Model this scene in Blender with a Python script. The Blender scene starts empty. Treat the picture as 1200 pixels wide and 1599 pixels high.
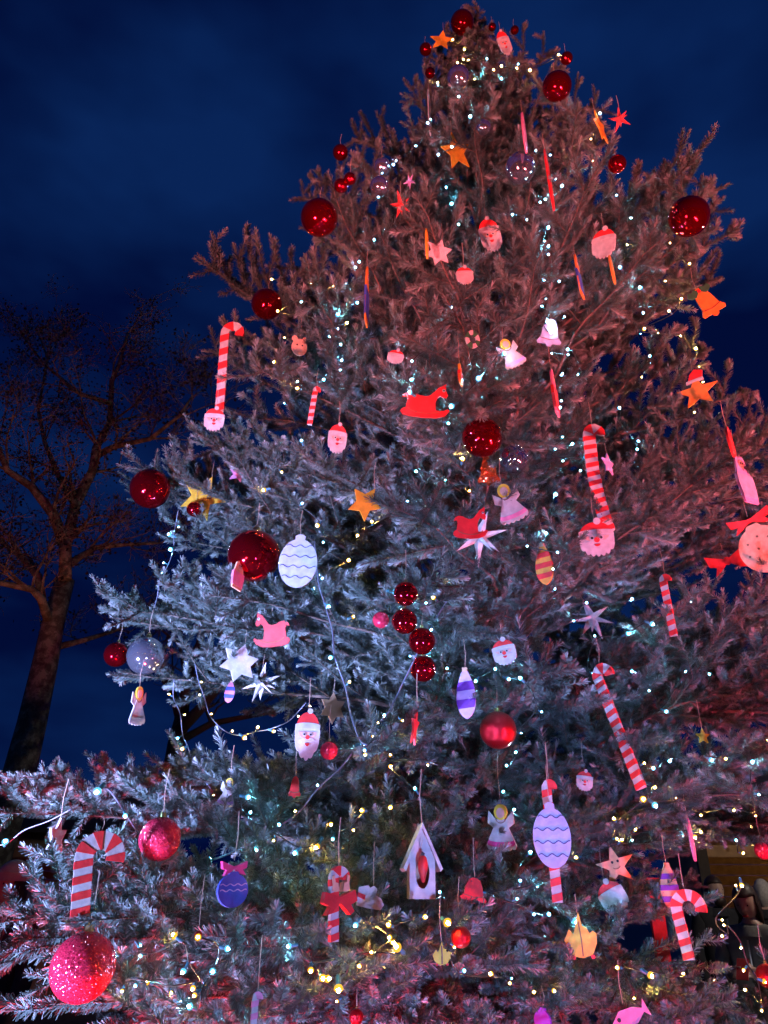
import bpy, bmesh, math, random
import numpy as np
from mathutils import Vector, Matrix, Quaternion

R = math.radians
sc = bpy.context.scene
COL = sc.collection
random.seed(7)

# ------------------------------------------------------------------ camera
F_PX, CX, CY = 1150.0, 600.0, 799.5          # focal length and centre, in pixels of a 1200 x 1599 frame
PITCH, ROLL = R(27.5), R(0.8)
cam_d = bpy.data.cameras.new('camera')
cam = bpy.data.objects.new('camera', cam_d); COL.objects.link(cam)
cam_d.sensor_fit = 'VERTICAL'; cam_d.sensor_height = 24.0
cam_d.lens = 24.0 * F_PX / 1599.0
cam_d.clip_start = 0.05; cam_d.clip_end = 4000
CAM = Vector((0, 0, 1.6))
cam.matrix_world = Matrix.Translation(CAM) @ Matrix.Rotation(math.pi/2 + PITCH, 4, 'X') @ Matrix.Rotation(ROLL, 4, 'Z')
sc.camera = cam
CM = cam.matrix_world.to_3x3()

# ------------------------------------------------------------------ sky
world = bpy.data.worlds.new('World'); sc.world = world; world.use_nodes = True
wn, wl = world.node_tree.nodes, world.node_tree.links
wn.clear()
w_out = wn.new('ShaderNodeOutputWorld'); w_bg = wn.new('ShaderNodeBackground')
w_sky = wn.new('ShaderNodeTexSky'); w_sky.sky_type = 'NISHITA'; w_sky.sun_disc = False
w_sky.sun_elevation = R(-4.0); w_sky.sun_rotation = R(200); w_sky.altitude = 100
w_tc = wn.new('ShaderNodeTexCoord')
w_mp = wn.new('ShaderNodeMapping'); w_mp.inputs['Scale'].default_value = (1.6, 1.6, 3.6)
w_no = wn.new('ShaderNodeTexNoise'); w_no.inputs['Scale'].default_value = 1.5
w_no.inputs['Detail'].default_value = 4; w_no.inputs['Roughness'].default_value = 0.5
w_rp = wn.new('ShaderNodeValToRGB')
w_rp.color_ramp.elements[0].position = 0.43; w_rp.color_ramp.elements[0].color = (0.0003, 0.0026, 0.028, 1)
w_rp.color_ramp.elements[1].position = 0.66; w_rp.color_ramp.elements[1].color = (0.0022, 0.0145, 0.078, 1)
w_add = wn.new('ShaderNodeMixRGB'); w_add.blend_type = 'ADD'; w_add.inputs[0].default_value = 1.0
w_sc = wn.new('ShaderNodeMixRGB'); w_sc.blend_type = 'MULTIPLY'; w_sc.inputs[0].default_value = 1.0
w_sc.inputs[2].default_value = (0.010, 0.030, 0.075, 1)      # the last light of the dusk sky
wl.new(w_tc.outputs['Generated'], w_mp.inputs['Vector']); wl.new(w_mp.outputs[0], w_no.inputs['Vector'])
wl.new(w_no.outputs['Fac'], w_rp.inputs[0]); wl.new(w_sky.outputs[0], w_sc.inputs[1])
wl.new(w_sc.outputs[0], w_add.inputs[1]); wl.new(w_rp.outputs[0], w_add.inputs[2])
wl.new(w_add.outputs[0], w_bg.inputs[0]); w_bg.inputs[1].default_value = 1.0
wl.new(w_bg.outputs[0], w_out.inputs[0])

sc.view_settings.view_transform = 'Standard'; sc.view_settings.look = 'None'
sc.view_settings.exposure = 0.25; sc.view_settings.gamma = 1.0
sc.render.engine = 'CYCLES'
sc.cycles.use_denoising = True
sc.cycles.max_bounces = 5; sc.cycles.diffuse_bounces = 1; sc.cycles.glossy_bounces = 3
sc.cycles.transmission_bounces = 3; sc.cycles.caustics_reflective = False; sc.cycles.caustics_refractive = False

# ------------------------------------------------------------------ floodlights (fixtures are built further down)
# name, label, position, aim, colour, watts, cone degrees, blend
FLOODS = [
 ('cool white floodlight on the ground left of the tree', (-2.8, 0.2, 0.30), (-0.75, 3.1, 2.0), (0.36, 0.43, 1.0), 5600, 50, 0.9),
 ('pink red floodlight on the ground right of the tree', (3.0, -0.2, 0.30), (0.6, 3.4, 5.8), (1.0, 0.15, 0.17), 2300, 52, 0.8),
 ('rose floodlight on the ground in front of the tree', (-2.3, -1.0, 0.30), (0.2, 3.4, 6.1), (1.0, 0.20, 0.23), 2300, 40, 0.8),
 ('blue floodlight on the ground in front of the trunk', (0.8, -0.8, 0.30), (0.55, 2.7, 1.75), (0.30, 0.36, 1.0), 620, 46, 0.9),
 ('crimson floodlight under the boughs beside the trunk', (-0.55, 2.0, 0.16), (-0.55, 2.2, 1.6), (1.0, 0.02, 0.05), 560, 140, 0.6),
 ('red floodlight on the paving at the right', (3.9, 0.8, 0.30), (1.4, 3.2, 2.2), (1.0, 0.06, 0.13), 1200, 70, 0.8),
 ('red floodlight aimed at the bare plane tree', (-4.3, 6.5, 0.30), (-4.9, 11.0, 8.8), (1.0, 0.20, 0.14), 300, 46, 0.8),
]

# ------------------------------------------------------------------ helpers
def ray(px, py):
    """world direction (unit camera depth) through pixel of the 1200x1599 frame"""
    return CM @ Vector(((px - CX)/F_PX, (CY - py)/F_PX, -1.0))
def at_y(px, py, Y):
    d = ray(px, py); return CAM + d*(Y/d.y)
def at_d(px, py, depth):
    return CAM + ray(px, py)*depth

def tag(o, label=None, cat=None, group=None, kind=None):
    if label: o['label'] = label
    if cat: o['category'] = cat
    if group: o['group'] = group
    if kind: o['kind'] = kind
    return o
def empty(name, loc=(0,0,0), rot=None, parent=None):
    o = bpy.data.objects.new(name, None); COL.objects.link(o)
    o.empty_display_size = 0.05
    o.location = loc
    if rot is not None: o.rotation_mode = 'QUATERNION'; o.rotation_quaternion = rot
    if parent: o.parent = parent
    return o
def link(name, me, parent=None, loc=None):
    o = bpy.data.objects.new(name, me); COL.objects.link(o)
    if parent is not None: o.parent = parent
    if loc is not None: o.location = loc
    return o
def mesh(name, v, f, mats=(), smooth=False, mi=None):
    me = bpy.data.meshes.new(name)
    me.from_pydata([tuple(p) for p in v], [], [tuple(q) for q in f])
    for m in mats: me.materials.append(m)
    if mi is not None: me.polygons.foreach_set('material_index', mi)
    if smooth: me.polygons.foreach_set('use_smooth', [True]*len(me.polygons))
    me.update(); return me
def fast_mesh(name, v, quads, mats, tint=None):
    me = bpy.data.meshes.new(name)
    n, q = len(v), len(quads)
    me.vertices.add(n); me.vertices.foreach_set('co', np.asarray(v, dtype=np.float32).ravel())
    me.loops.add(q*4); me.loops.foreach_set('vertex_index', np.asarray(quads, dtype=np.int32).ravel())
    me.polygons.add(q)
    me.polygons.foreach_set('loop_start', np.arange(0, q*4, 4, dtype=np.int32))
    me.polygons.foreach_set('loop_total', np.full(q, 4, dtype=np.int32))
    me.update(calc_edges=True)
    if tint is not None:
        a = me.attributes.new('tint', 'FLOAT', 'POINT'); a.data.foreach_set('value', np.asarray(tint, dtype=np.float32))
    for m in mats: me.materials.append(m)
    return me

# ------------------------------------------------------------------ materials
def mat(name, col, rough=0.6, metal=0.0, var=0.0, vscale=8.0, bump=0.0, bscale=60.0, col2=None, spec=0.5, emit=None, es=0.0):
    m = bpy.data.materials.new(name); m.use_nodes = True
    n, l = m.node_tree.nodes, m.node_tree.links
    b = n['Principled BSDF']
    b.inputs['Base Color'].default_value = (*col, 1); b.inputs['Roughness'].default_value = rough
    b.inputs['Metallic'].default_value = metal; b.inputs['Specular IOR Level'].default_value = spec
    if emit: b.inputs['Emission Color'].default_value = (*emit, 1); b.inputs['Emission Strength'].default_value = es
    tc = n.new('ShaderNodeTexCoord')
    if var > 0 or col2:
        no = n.new('ShaderNodeTexNoise'); no.inputs['Scale'].default_value = vscale; no.inputs['Detail'].default_value = 5
        rp = n.new('ShaderNodeValToRGB')
        c2 = col2 or tuple(max(0, c*(1-var)) for c in col)
        rp.color_ramp.elements[0].position = 0.35; rp.color_ramp.elements[0].color = (*c2, 1)
        rp.color_ramp.elements[1].position = 0.65; rp.color_ramp.elements[1].color = (*col, 1)
        l.new(tc.outputs['Object'], no.inputs['Vector']); l.new(no.outputs['Fac'], rp.inputs[0]); l.new(rp.outputs[0], b.inputs['Base Color'])
    if bump > 0:
        nb = n.new('ShaderNodeTexNoise'); nb.inputs['Scale'].default_value = bscale; nb.inputs['Detail'].default_value = 3
        bp = n.new('ShaderNodeBump'); bp.inputs['Strength'].default_value = bump; bp.inputs['Distance'].default_value = 0.01
        l.new(tc.outputs['Object'], nb.inputs['Vector']); l.new(nb.outputs['Fac'], bp.inputs['Height']); l.new(bp.outputs[0], b.inputs['Normal'])
    return m

M = {}
def needle_mat():
    m = bpy.data.materials.new('fir needles'); m.use_nodes = True
    n, l = m.node_tree.nodes, m.node_tree.links; b = n['Principled BSDF']
    at = n.new('ShaderNodeAttribute'); at.attribute_name = 'tint'
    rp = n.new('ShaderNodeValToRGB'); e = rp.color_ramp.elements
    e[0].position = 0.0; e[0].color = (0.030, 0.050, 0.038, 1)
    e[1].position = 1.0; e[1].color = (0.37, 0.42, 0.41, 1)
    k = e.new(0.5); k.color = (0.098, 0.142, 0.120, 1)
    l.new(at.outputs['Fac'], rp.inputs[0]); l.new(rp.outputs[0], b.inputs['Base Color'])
    b.inputs['Roughness'].default_value = 0.45; b.inputs['Specular IOR Level'].default_value = 0.5
    return m
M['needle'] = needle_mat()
M['bark'] = mat('fir bark', (0.17, 0.125, 0.10), 0.85, col2=(0.07, 0.05, 0.042), vscale=30, bump=0.8, bscale=45)
M['twig'] = mat('fir twig bark', (0.15, 0.11, 0.085), 0.8, var=0.4, vscale=40)
M['red_ball'] = mat('red mirror lacquer', (0.62, 0.006, 0.020), 0.075, 0.95, spec=0.8)
M['red_satin'] = mat('red satin lacquer', (0.50, 0.012, 0.022), 0.30, 0.85, bump=0.25, bscale=160)
M['silver_ball'] = mat('silver mirror glass', (0.74, 0.78, 0.88), 0.07, 0.95)
def glitter(name, col, cell=260.0, tilt=0.9, metal=0.6, rough=0.22):
    m = bpy.data.materials.new(name); m.use_nodes = True
    n, l = m.node_tree.nodes, m.node_tree.links; b = n['Principled BSDF']
    tc = n.new('ShaderNodeTexCoord'); vo = n.new('ShaderNodeTexVoronoi'); vo.inputs['Scale'].default_value = cell
    l.new(tc.outputs['Object'], vo.inputs['Vector'])
    ge = n.new('ShaderNodeNewGeometry'); su = n.new('ShaderNodeVectorMath'); su.operation = 'SUBTRACT'
    su.inputs[1].default_value = (0.5, 0.5, 0.5); l.new(vo.outputs['Color'], su.inputs[0])
    sl = n.new('ShaderNodeVectorMath'); sl.operation = 'SCALE'; sl.inputs['Scale'].default_value = tilt; l.new(su.outputs[0], sl.inputs[0])
    ad = n.new('ShaderNodeVectorMath'); l.new(ge.outputs['Normal'], ad.inputs[0]); l.new(sl.outputs[0], ad.inputs[1])
    nm = n.new('ShaderNodeVectorMath'); nm.operation = 'NORMALIZE'; l.new(ad.outputs[0], nm.inputs[0]); l.new(nm.outputs[0], b.inputs['Normal'])
    b.inputs['Base Color'].default_value = (*col, 1); b.inputs['Metallic'].default_value = metal; b.inputs['Roughness'].default_value = rough
    return m
M['glitter_red'] = glitter('red glitter coat', (0.80, 0.03, 0.08), 650.0, 1.0, 0.45, 0.16)
M['crackle_red'] = glitter('red crackled mirror', (0.60, 0.008, 0.018), 70.0, 0.16, 0.95, 0.08)
M['crackle_silver'] = glitter('silver crackled mirror', (0.6, 0.66, 0.8), 60.0, 0.14, 0.97, 0.06)
M['glitter_copper'] = glitter('copper glitter coat', (0.5, 0.13, 0.04), 200, 0.9)
M['gold'] = mat('gold cap metal', (0.7, 0.5, 0.2), 0.3, 1.0)
M['steel'] = mat('silver cap metal', (0.6, 0.6, 0.62), 0.3, 1.0)
def paint(k, c, r=0.55): M[k] = mat(k.replace('_', ' ') + ' paint', c, r, var=0.24, vscale=42, bump=0.10, bscale=120)
paint('white', (0.54, 0.525, 0.51)); paint('ice', (0.44, 0.52, 0.58)); paint('red', (0.62, 0.02, 0.022)); paint('bright_red', (0.75, 0.03, 0.03))
paint('yellow', (0.82, 0.44, 0.03)); paint('gold_yellow', (0.75, 0.56, 0.05)); paint('orange', (0.80, 0.30, 0.04)); paint('peach', (0.78, 0.42, 0.25))
paint('skin', (0.72, 0.42, 0.33)); paint('black', (0.02, 0.02, 0.022)); paint('blue', (0.06, 0.10, 0.55)); paint('pale_blue', (0.45, 0.52, 0.78))
paint('purple', (0.18, 0.04, 0.42)); paint('lilac', (0.62, 0.42, 0.78)); paint('pink', (0.80, 0.25, 0.42)); paint('hot_pink', (0.80, 0.06, 0.28))
paint('green', (0.03, 0.16, 0.06)); paint('navy_line', (0.06, 0.07, 0.20)); paint('brown', (0.22, 0.10, 0.05)); paint('grey', (0.4, 0.4, 0.42))
M['wood'] = mat('bare plywood', (0.62, 0.44, 0.27), 0.6, col2=(0.50, 0.33, 0.19), vscale=14, bump=0.1)
M['wood_red'] = mat('red stained wood', (0.55, 0.05, 0.05), 0.6, col2=(0.42, 0.03, 0.03), vscale=18, bump=0.1)
M['string'] = mat('jute string', (0.55, 0.42, 0.32), 0.9, var=0.3, vscale=90)
M['wire'] = mat('dark green light cable', (0.02, 0.035, 0.03), 0.45, var=0.2)
M['wire_pale'] = mat('clear light cable', (0.16, 0.19, 0.25), 0.35, var=0.2)
M['socket'] = mat('bulb socket plastic', (0.05, 0.22, 0.28), 0.4, var=0.2)
def emit(name, col, s):
    m = bpy.data.materials.new(name); m.use_nodes = True
    n = m.node_tree.nodes; n.clear(); e = n.new('ShaderNodeEmission'); o = n.new('ShaderNodeOutputMaterial')
    e.inputs[0].default_value = (*col, 1); e.inputs[1].default_value = s
    m.node_tree.links.new(e.outputs[0], o.inputs[0]); return m
M['bulb_cool'] = emit('cool white bulb', (0.20, 0.66, 1.0), 1400)
M['bulb_warm'] = emit('warm white bulb', (1.0, 0.55, 0.12), 950)
M['halo_cool'] = emit('cool halo cup', (0.16, 0.62, 1.0), 1.1); M['halo_warm'] = emit('warm halo cup', (1.0, 0.48, 0.05), 1.1)  # self-lit cups imitate the coloured glow round each bulb
M['lamp_warm'] = emit('warm stall lamp', (1.0, 0.55, 0.16), 24)

# ------------------------------------------------------------------ mesh pieces
def tube(pts, rad, k=6, cap=True):
    """tapered tube through pts; rad scalar or list"""
    pts = [Vector(p) for p in pts]; n = len(pts)
    if not hasattr(rad, '__len__'): rad = [rad]*n
    v, f = [], []
    up = Vector((0.13, 0.27, 0.95)).normalized()
    for i, p in enumerate(pts):
        d = (pts[min(i+1, n-1)] - pts[max(i-1, 0)])
        d = d.normalized() if d.length > 1e-9 else Vector((0,0,1))
        s = d.cross(up)
        if s.length < 1e-3: s = d.cross(Vector((1,0,0)))
        s.normalize(); u = s.cross(d)
        up = u
        for j in range(k):
            a = 2*math.pi*j/k
            v.append(p + (s*math.cos(a) + u*math.sin(a))*rad[i])
    for i in range(n-1):
        for j in range(k):
            f.append((i*k+j, i*k+(j+1)%k, (i+1)*k+(j+1)%k, (i+1)*k+j))
    if cap:
        f.append(tuple(range(k-1, -1, -1))); f.append(tuple((n-1)*k+j for j in range(k)))
    return v, f
class MB:
    def __init__(s): s.v, s.f, s.mi = [], [], []
    def add(s, vf, m=0, mtx=None):
        v, f = vf; o = len(s.v)
        s.v += [tuple(mtx @ Vector(p)) for p in v] if mtx is not None else [tuple(p) for p in v]
        s.f += [tuple(i+o for i in q) for q in f]; s.mi += [m]*len(f); return s
    def build(s, name, mats, parent=None, smooth=False, loc=None):
        if not isinstance(mats, (list, tuple)): mats = [mats]
        return link(name, mesh(name, s.v, s.f, mats, smooth, s.mi), parent, loc)
def box(x0, x1, y0, y1, z0, z1):
    v = [(x0,y0,z0),(x1,y0,z0),(x1,y1,z0),(x0,y1,z0),(x0,y0,z1),(x1,y0,z1),(x1,y1,z1),(x0,y1,z1)]
    return v, [(0,3,2,1),(4,5,6,7),(0,1,5,4),(1,2,6,5),(2,3,7,6),(3,0,4,7)]
def lathe(prof, k=20, axis='Z'):
    v, f = [], []
    for (r, z) in prof:
        for j in range(k):
            a = 2*math.pi*j/k; v.append((r*math.cos(a), r*math.sin(a), z))
    n = len(prof)
    for i in range(n-1):
        for j in range(k): f.append((i*k+j, i*k+(j+1)%k, (i+1)*k+(j+1)%k, (i+1)*k+j))
    return v, f
def prism(poly, y0, y1, bev=0.0):
    """extrude a 2D (x,z) outline (counter-clockwise) from y0 (front) to y1, with a small chamfer in front"""
    n = len(poly); v, f = [], []
    a = sum(poly[i][0]*poly[(i+1)%n][1] - poly[(i+1)%n][0]*poly[i][1] for i in range(n))
    if a < 0: poly = poly[::-1]
    v = [(x, y0, z) for x, z in poly] + [(x, y1, z) for x, z in poly]
    f = [tuple(range(n)), tuple(range(2*n-1, n-1, -1))]
    for i in range(n): f.append((i, i+n, (i+1)%n+n, (i+1)%n))
    return v, f

# ------------------------------------------------------------------ ground and plaza
def paving_mat():
    m = bpy.data.materials.new('stone paving'); m.use_nodes = True
    n, l = m.node_tree.nodes, m.node_tree.links; b = n['Principled BSDF']
    tc = n.new('ShaderNodeTexCoord'); br = n.new('ShaderNodeTexBrick'); br.inputs['Scale'].default_value = 1.6
    br.inputs['Color1'].default_value = (0.10, 0.095, 0.09, 1); br.inputs['Color2'].default_value = (0.14, 0.13, 0.12, 1)
    br.inputs['Mortar'].default_value = (0.03, 0.03, 0.03, 1); br.inputs['Mortar Size'].default_value = 0.012
    l.new(tc.outputs['Object'], br.inputs['Vector']); l.new(br.outputs['Color'], b.inputs['Base Color'])
    b.inputs['Roughness'].default_value = 0.6; return m
gm = MB().add(([(-600,-600,0),(600,-600,0),(600,600,0),(-600,600,0)], [(0,1,2,3)]))
tag(gm.build('ground', paving_mat()), 'dark stone paved square around the tree', None, None, 'structure')

# ------------------------------------------------------------------ the decorated fir
BASE = Vector((0.485, 3.4, 0.0))
TIP = at_y(740, 26, 3.4); TIP = Vector((TIP.x, 3.4, TIP.z))
H = TIP.z
def axis(z):
    t = z/H
    p = BASE.lerp(TIP, t); p.x += 0.05*math.sin(3.0*t+0.4) - 0.02; return p
fir = empty('fir_tree', BASE)
tag(fir, 'tall fir tree hung with coloured plates, glossy balls and fairy lights', 'christmas tree')

def gen_bough(L, seed, up):
    """wood and needles of one bough of length L along +X; up: how far the shoots turn upward"""
    rg = np.random.default_rng(seed)
    wood = MB(); SEG = []           # needle segments: p0, p1, upvec, tipflag
    N = 14
    amp, dro = rg.uniform(-0.02, 0.06), rg.uniform(-0.02, 0.07)*(1-up)
    ph = rg.uniform(0, 6.28)
    def main(t):
        return np.array([t*L, 0.045*L*math.sin(4.6*t+ph) - 0.045*L*math.sin(ph) + 0.012*L*math.sin(17*t+ph), L*(amp*math.sin(math.pi*t) - dro*t*t + 0.10*up*t*t)])
    P = [main(i/N) for i in range(N+1)]
    r0 = 0.005 + 0.0058*L
    wood.add(tube(P, [r0*(1-i/N)**1.2 + 0.0016 for i in range(N+1)], 6))
    def perp(d):
        u = np.array([0, 0, 1.0]); s = np.cross(d, u); s /= (np.linalg.norm(s)+1e-9); return s, np.cross(s, d)
    def twig(p, d, ln, lvl, curve):
        """a shoot with needles; returns its points"""
        k = 3 if ln > 0.1 else 2
        pts = [p]; q = p.copy(); dd = d.copy()
        for i in range(k):
            dd = dd + np.array([0, 0, curve/k]) + rg.normal(0, 0.045, 3); dd /= np.linalg.norm(dd)
            q = q + dd*ln/k; pts.append(q.copy())
        rr = 0.0014 + 0.0055*ln
        wood.add(tube(pts, [rr*(1-0.7*i/k) for i in range(k+1)], 3, False))
        for i in range(k): SEG.append((pts[i], pts[i+1], 1.0 if i == k-1 else 0.0, lvl, i/k))
        return pts
    def along(pts, t):
        x = t*(len(pts)-1); i = min(int(x), len(pts)-2); w = x-i
        return pts[i]*(1-w) + pts[i+1]*w, (pts[i+1]-pts[i])/np.linalg.norm(pts[i+1]-pts[i])
    # the leading shoot
    for i in range(N):
        if i/N >= 0.30: SEG.append((P[i], P[i+1], 1.0 if i == N-1 else 0.0, 0, i/N))
    step = 0.082*(1+0.40*up); x = max(0.08, 0.20*L); side = 1
    while x < L*0.985:
        t = x/L; i = min(int(t*N), N-1); p = main(t); d = P[i+1]-P[i]; d /= np.linalg.norm(d)
        s, u = perp(d)
        full = min(0.62, 0.48*L*(1-t)**0.85 + 0.085)*rg.uniform(0.72, 1.12)
        if t < 0.4: full *= 0.75
        a = R(rg.uniform(42, 62)); tilt = rg.normal(0.0 + 0.30*up, 0.24 + 0.12*up)
        dr = d*math.cos(a) + (s*side*math.cos(tilt) + u*math.sin(tilt))*math.sin(a)
        cv = rg.uniform(-0.12, 0.25) + 0.45*up
        pts = twig(p, dr, full, 1, cv)
        y = 0.05; sd = 1
        while y < full*0.93:
            tt = y/full; pp, d2 = along(pts, tt); s2, u2 = perp(d2)
            l2 = min(0.22, 0.40*full*(1-tt) + 0.065 + 0.02*up)*rg.uniform(0.75, 1.15)
            a2 = R(rg.uniform(38, 58)); t2 = rg.normal(0.05 + 0.35*up, 0.24 + 0.16*up)
            dr2 = d2*math.cos(a2) + (s2*sd*math.cos(t2) + u2*math.sin(t2))*math.sin(a2)
            pt2 = twig(pp, dr2, l2, 2, rg.uniform(-0.05, 0.25) + 0.4*up)
            if l2 > 0.13 + 0.05*up:
                z = 0.05; s3d = 1
                while z < l2*0.85:
                    p3, d3 = along(pt2, z/l2); s3, u3 = perp(d3)
                    a3 = R(rg.uniform(38, 55)); t3 = rg.normal(0.15, 0.3)
                    twig(p3, d3*math.cos(a3) + (s3*s3d*math.cos(t3) + u3*math.sin(t3))*math.sin(a3), rg.uniform(0.06, 0.085), 3, 0.2)
                    z += 0.062*(1+0.3*up); s3d = -s3d
            y += rg.uniform(0.066, 0.096)*(1+0.55*up); sd = -sd
        if rg.random() < 0.75:      # a shoot rising from the bough
            dr = d*rg.uniform(0.3, 0.9) + u*(1.0 if rg.random() < 0.45+0.5*up else -0.8) + s*rg.normal(0, 0.3); dr /= np.linalg.norm(dr)
            twig(p, dr, rg.uniform(0.08, 0.16), 2, 0.2)
        x += step*rg.uniform(0.7, 1.25); side = -side
    # needles
    p0 = np.array([q[0] for q in SEG]); p1 = np.array([q[1] for q in SEG]); tf = np.array([q[2] for q in SEG])
    ln = np.linalg.norm(p1-p0, axis=1)
    cnt = np.maximum(4, (ln*1350).astype(int)); idx = np.repeat(np.arange(len(SEG)), cnt); n = len(idx)
    t = rg.random(n); d = ((p1-p0)/ln[:, None])[idx]; p = p0[idx] + (p1-p0)[idx]*t[:, None]
    up_v = np.tile([0, 0, 1.0], (n, 1)); s = np.cross(d, up_v); s /= (np.linalg.norm(s, axis=1)[:, None]+1e-6); u = np.cross(s, d)
    ph = rg.uniform(0, 2*math.pi, n)
    rad = s*np.cos(ph)[:, None] + u*(0.85*np.sin(ph)+0.12)[:, None]; rad /= np.linalg.norm(rad, axis=1)[:, None]
    tip = (tf[idx]*t)**3
    al = np.radians(rg.normal(54, 6, n))*(1-0.6*tip)
    dv = d*np.cos(al)[:, None] + rad*np.sin(al)[:, None]
    nl = rg.normal(0.0228, 0.0016, n)*(1+0.20*up)*(1-0.15*tip)
    wv = np.cross(dv, rad); wv /= (np.linalg.norm(wv, axis=1)[:, None]+1e-6)
    wv = wv*0.8 + rad*rg.normal(0, 0.35, n)[:, None]
    w = rg.uniform(0.0014, 0.0020, n)*(1+0.2*up)
    e = p + dv*nl[:, None] + np.array([0, 0, 0.0015])
    V = np.stack([p-wv*w[:, None]*0.8, p+wv*w[:, None]*0.8, e+wv*w[:, None]*0.6, e-wv*w[:, None]*0.6], 1).reshape(-1, 3)
    Q = np.arange(n*4).reshape(n, 4)
    seg_t = np.clip(rg.random(len(SEG))*0.35 + np.array([(0.0, 0.05, 0.30, 0.38)[q[3]] + 0.25*q[4] for q in SEG]), 0, 1)  # older inner shoots darker, tips paler; also paints shade into the bough's interior
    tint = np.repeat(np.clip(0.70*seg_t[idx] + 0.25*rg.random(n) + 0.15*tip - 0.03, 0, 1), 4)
    wm = mesh('bough_wood', wood.v, wood.f, [M['twig']], True)
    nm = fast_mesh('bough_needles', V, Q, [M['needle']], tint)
    return wm, nm, Vector(P[-1]), n

LIB = []
for up, key in ((0.15, 'low'), (0.75, 'high')):
    for L, nv in ((2.3, 3), (1.75, 3), (1.3, 3), (0.95, 3), (0.65, 3), (0.42, 2), (0.26, 2)):
        if key == 'high' and L > 2: continue
        if key == 'low' and L < 0.6: continue
        for k in range(nv):
            wm, nm, tp, n = gen_bough(L, int(L*1000)+k*17+(500 if key == 'high' else 0), up)
            LIB.append((key, L, wm, nm, tp)); NT = globals().get('NT', 0) + n
def place_bough(base, tip, high, rng, roll=None):
    v = tip-base; ln = v.length; key = 'high' if high else 'low'
    c = [b for b in LIB if b[0] == key]
    best = min(abs(math.log(ln/b[4].length)) for b in c)
    key, L, wm, nm, tp = rng.choice([b for b in c if abs(math.log(ln/b[4].length)) < best+0.02])
    s = ln/tp.length
    x = v.normalized(); y = Vector((0,0,1)).cross(x)
    if y.length < 0.15: y = Vector((rng.uniform(-1,1), rng.uniform(-1,1), 0)).cross(x)
    y.normalize(); z = x.cross(y)
    m = Matrix((x, y, z)).transposed()
    lt = tp.normalized(); q = lt.rotation_difference(Vector((1,0,0))).to_matrix()
    rl = Matrix.Rotation(roll if roll is not None else rng.gauss(0, 0.30), 3, 'X')
    fl = Matrix.Diagonal((1, rng.choice((-1, 1)), 1))
    mm = (m @ rl @ q @ fl).to_4x4() @ Matrix.Scale(s, 4)
    o = link('bough', wm, fir); n = link('needles', nm, o); n['kind'] = 'stuff'
    o.matrix_local = Matrix.Translation(base - BASE) @ mm
    return o

PROF = [(0.5, 2.25), (1.2, 2.30), (1.9, 2.20), (2.9, 1.90), (3.8, 1.62), (4.5, 1.42), (5.1, 1.20), (5.8, 0.90), (6.5, 0.58), (7.1, 0.34), (7.6, 0.18), (8.2, 0.08)]
def prof(z):
    for (a, ra), (b, rb) in zip(PROF, PROF[1:]):
        if z <= b: return ra + (rb-ra)*max(0, (z-a)/(b-a))
    return 0.06
def reach(z, az):
    """bough reach at height z in direction az (0 = +X); short in front near the ground, where the square is open"""
    r = prof(z)
    front = max(0.0, -math.sin(az))
    k = min(1, max(0, (3.3-z)/1.3))
    r *= 1 - 0.50*k*front**0.8
    return r
rb = random.Random(11)
# open places between the boughs, where the dusk sky and the square show through
GAPS = [(-200, 1060, 470, 1212), (-200, 812, 335, 908), (375, 640, 450, 680), (1010, 905, 1120, 1000), (960, 1165, 1060, 1225), (1000, 1368, 1300, 1490),
        (-200, 1335, 130, 1395), (170, 1345, 290, 1420), (410, 1385, 520, 1440), (-200, 1500, 90, 1600), (-200, 480, 290, 690), (975, 110, 1065, 292), (1065, 90, 1250, 270), (1155, 370, 1400, 600)]
CMI = CM.transposed()
def project(p):
    q = CMI @ (p-CAM); return (CX - F_PX*q.x/q.z, CY + F_PX*q.y/q.z) if q.z < -0.05 else (-9999, -9999)
def in_gap(a, b, lo=0.45):
    for i in range(8):
        x, y = project(a.lerp(b, lo + (1.03-lo)*i/7))
        if any(x0 < x < x1 and y0 < y < y1 for x0, y0, x1, y1 in GAPS): return True
    return False
# trunk
tp_ = [axis(z) - BASE for z in np.linspace(0, H*0.99, 26)]
tr = MB().add(tube(tp_, [0.085*(1-i/26.0)**0.9 + 0.006 for i in range(26)], 12)).build('trunk', M['bark'], fir, True)
z = 0.55; az0 = 0.0; tiers = 0
while z < H-0.12:
    t = z/H
    r_here = prof(z)
    nb = 9 if r_here > 1.45 else (7 if r_here > 0.5 else 5)
    asc = -4 + 60*max(0, (t-0.22)/0.78)**1.05
    for k in range(nb):
        az = az0 + 2*math.pi*k/nb + rb.gauss(0, 0.16)
        zz = z + rb.gauss(0, 0.07)
        a = R(asc + rb.gauss(0, 7))
        r = reach(zz, az)*rb.uniform(0.80, 1.03)
        rise = r*math.tan(a)
        b = axis(max(0.3, zz-rise)); 
        c = axis(zz)
        tip = Vector((c.x + r*math.cos(az), c.y + r*math.sin(az), zz))
        if zz < 2.15 and math.sin(az) < -0.55 and abs(math.cos(az)) < 0.8 and rb.random() < 0.55: continue
        if in_gap(b, tip, 0.32): continue
        if math.sin(az) < 0 and zz < 2.4 and any(755 < project(b.lerp(tip, k_))[0] < 815 and project(b.lerp(tip, k_))[1] > 1340 for k_ in (0.45, 0.6, 0.75, 0.9, 1.0)): continue
        place_bough(b, tip, t > 0.42, rb)
    az0 += 1.1 + rb.uniform(-0.2, 0.2); tiers += 1
    z += 0.27 if r_here > 1.5 else (0.23 if r_here > 0.7 else 0.15)
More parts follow.
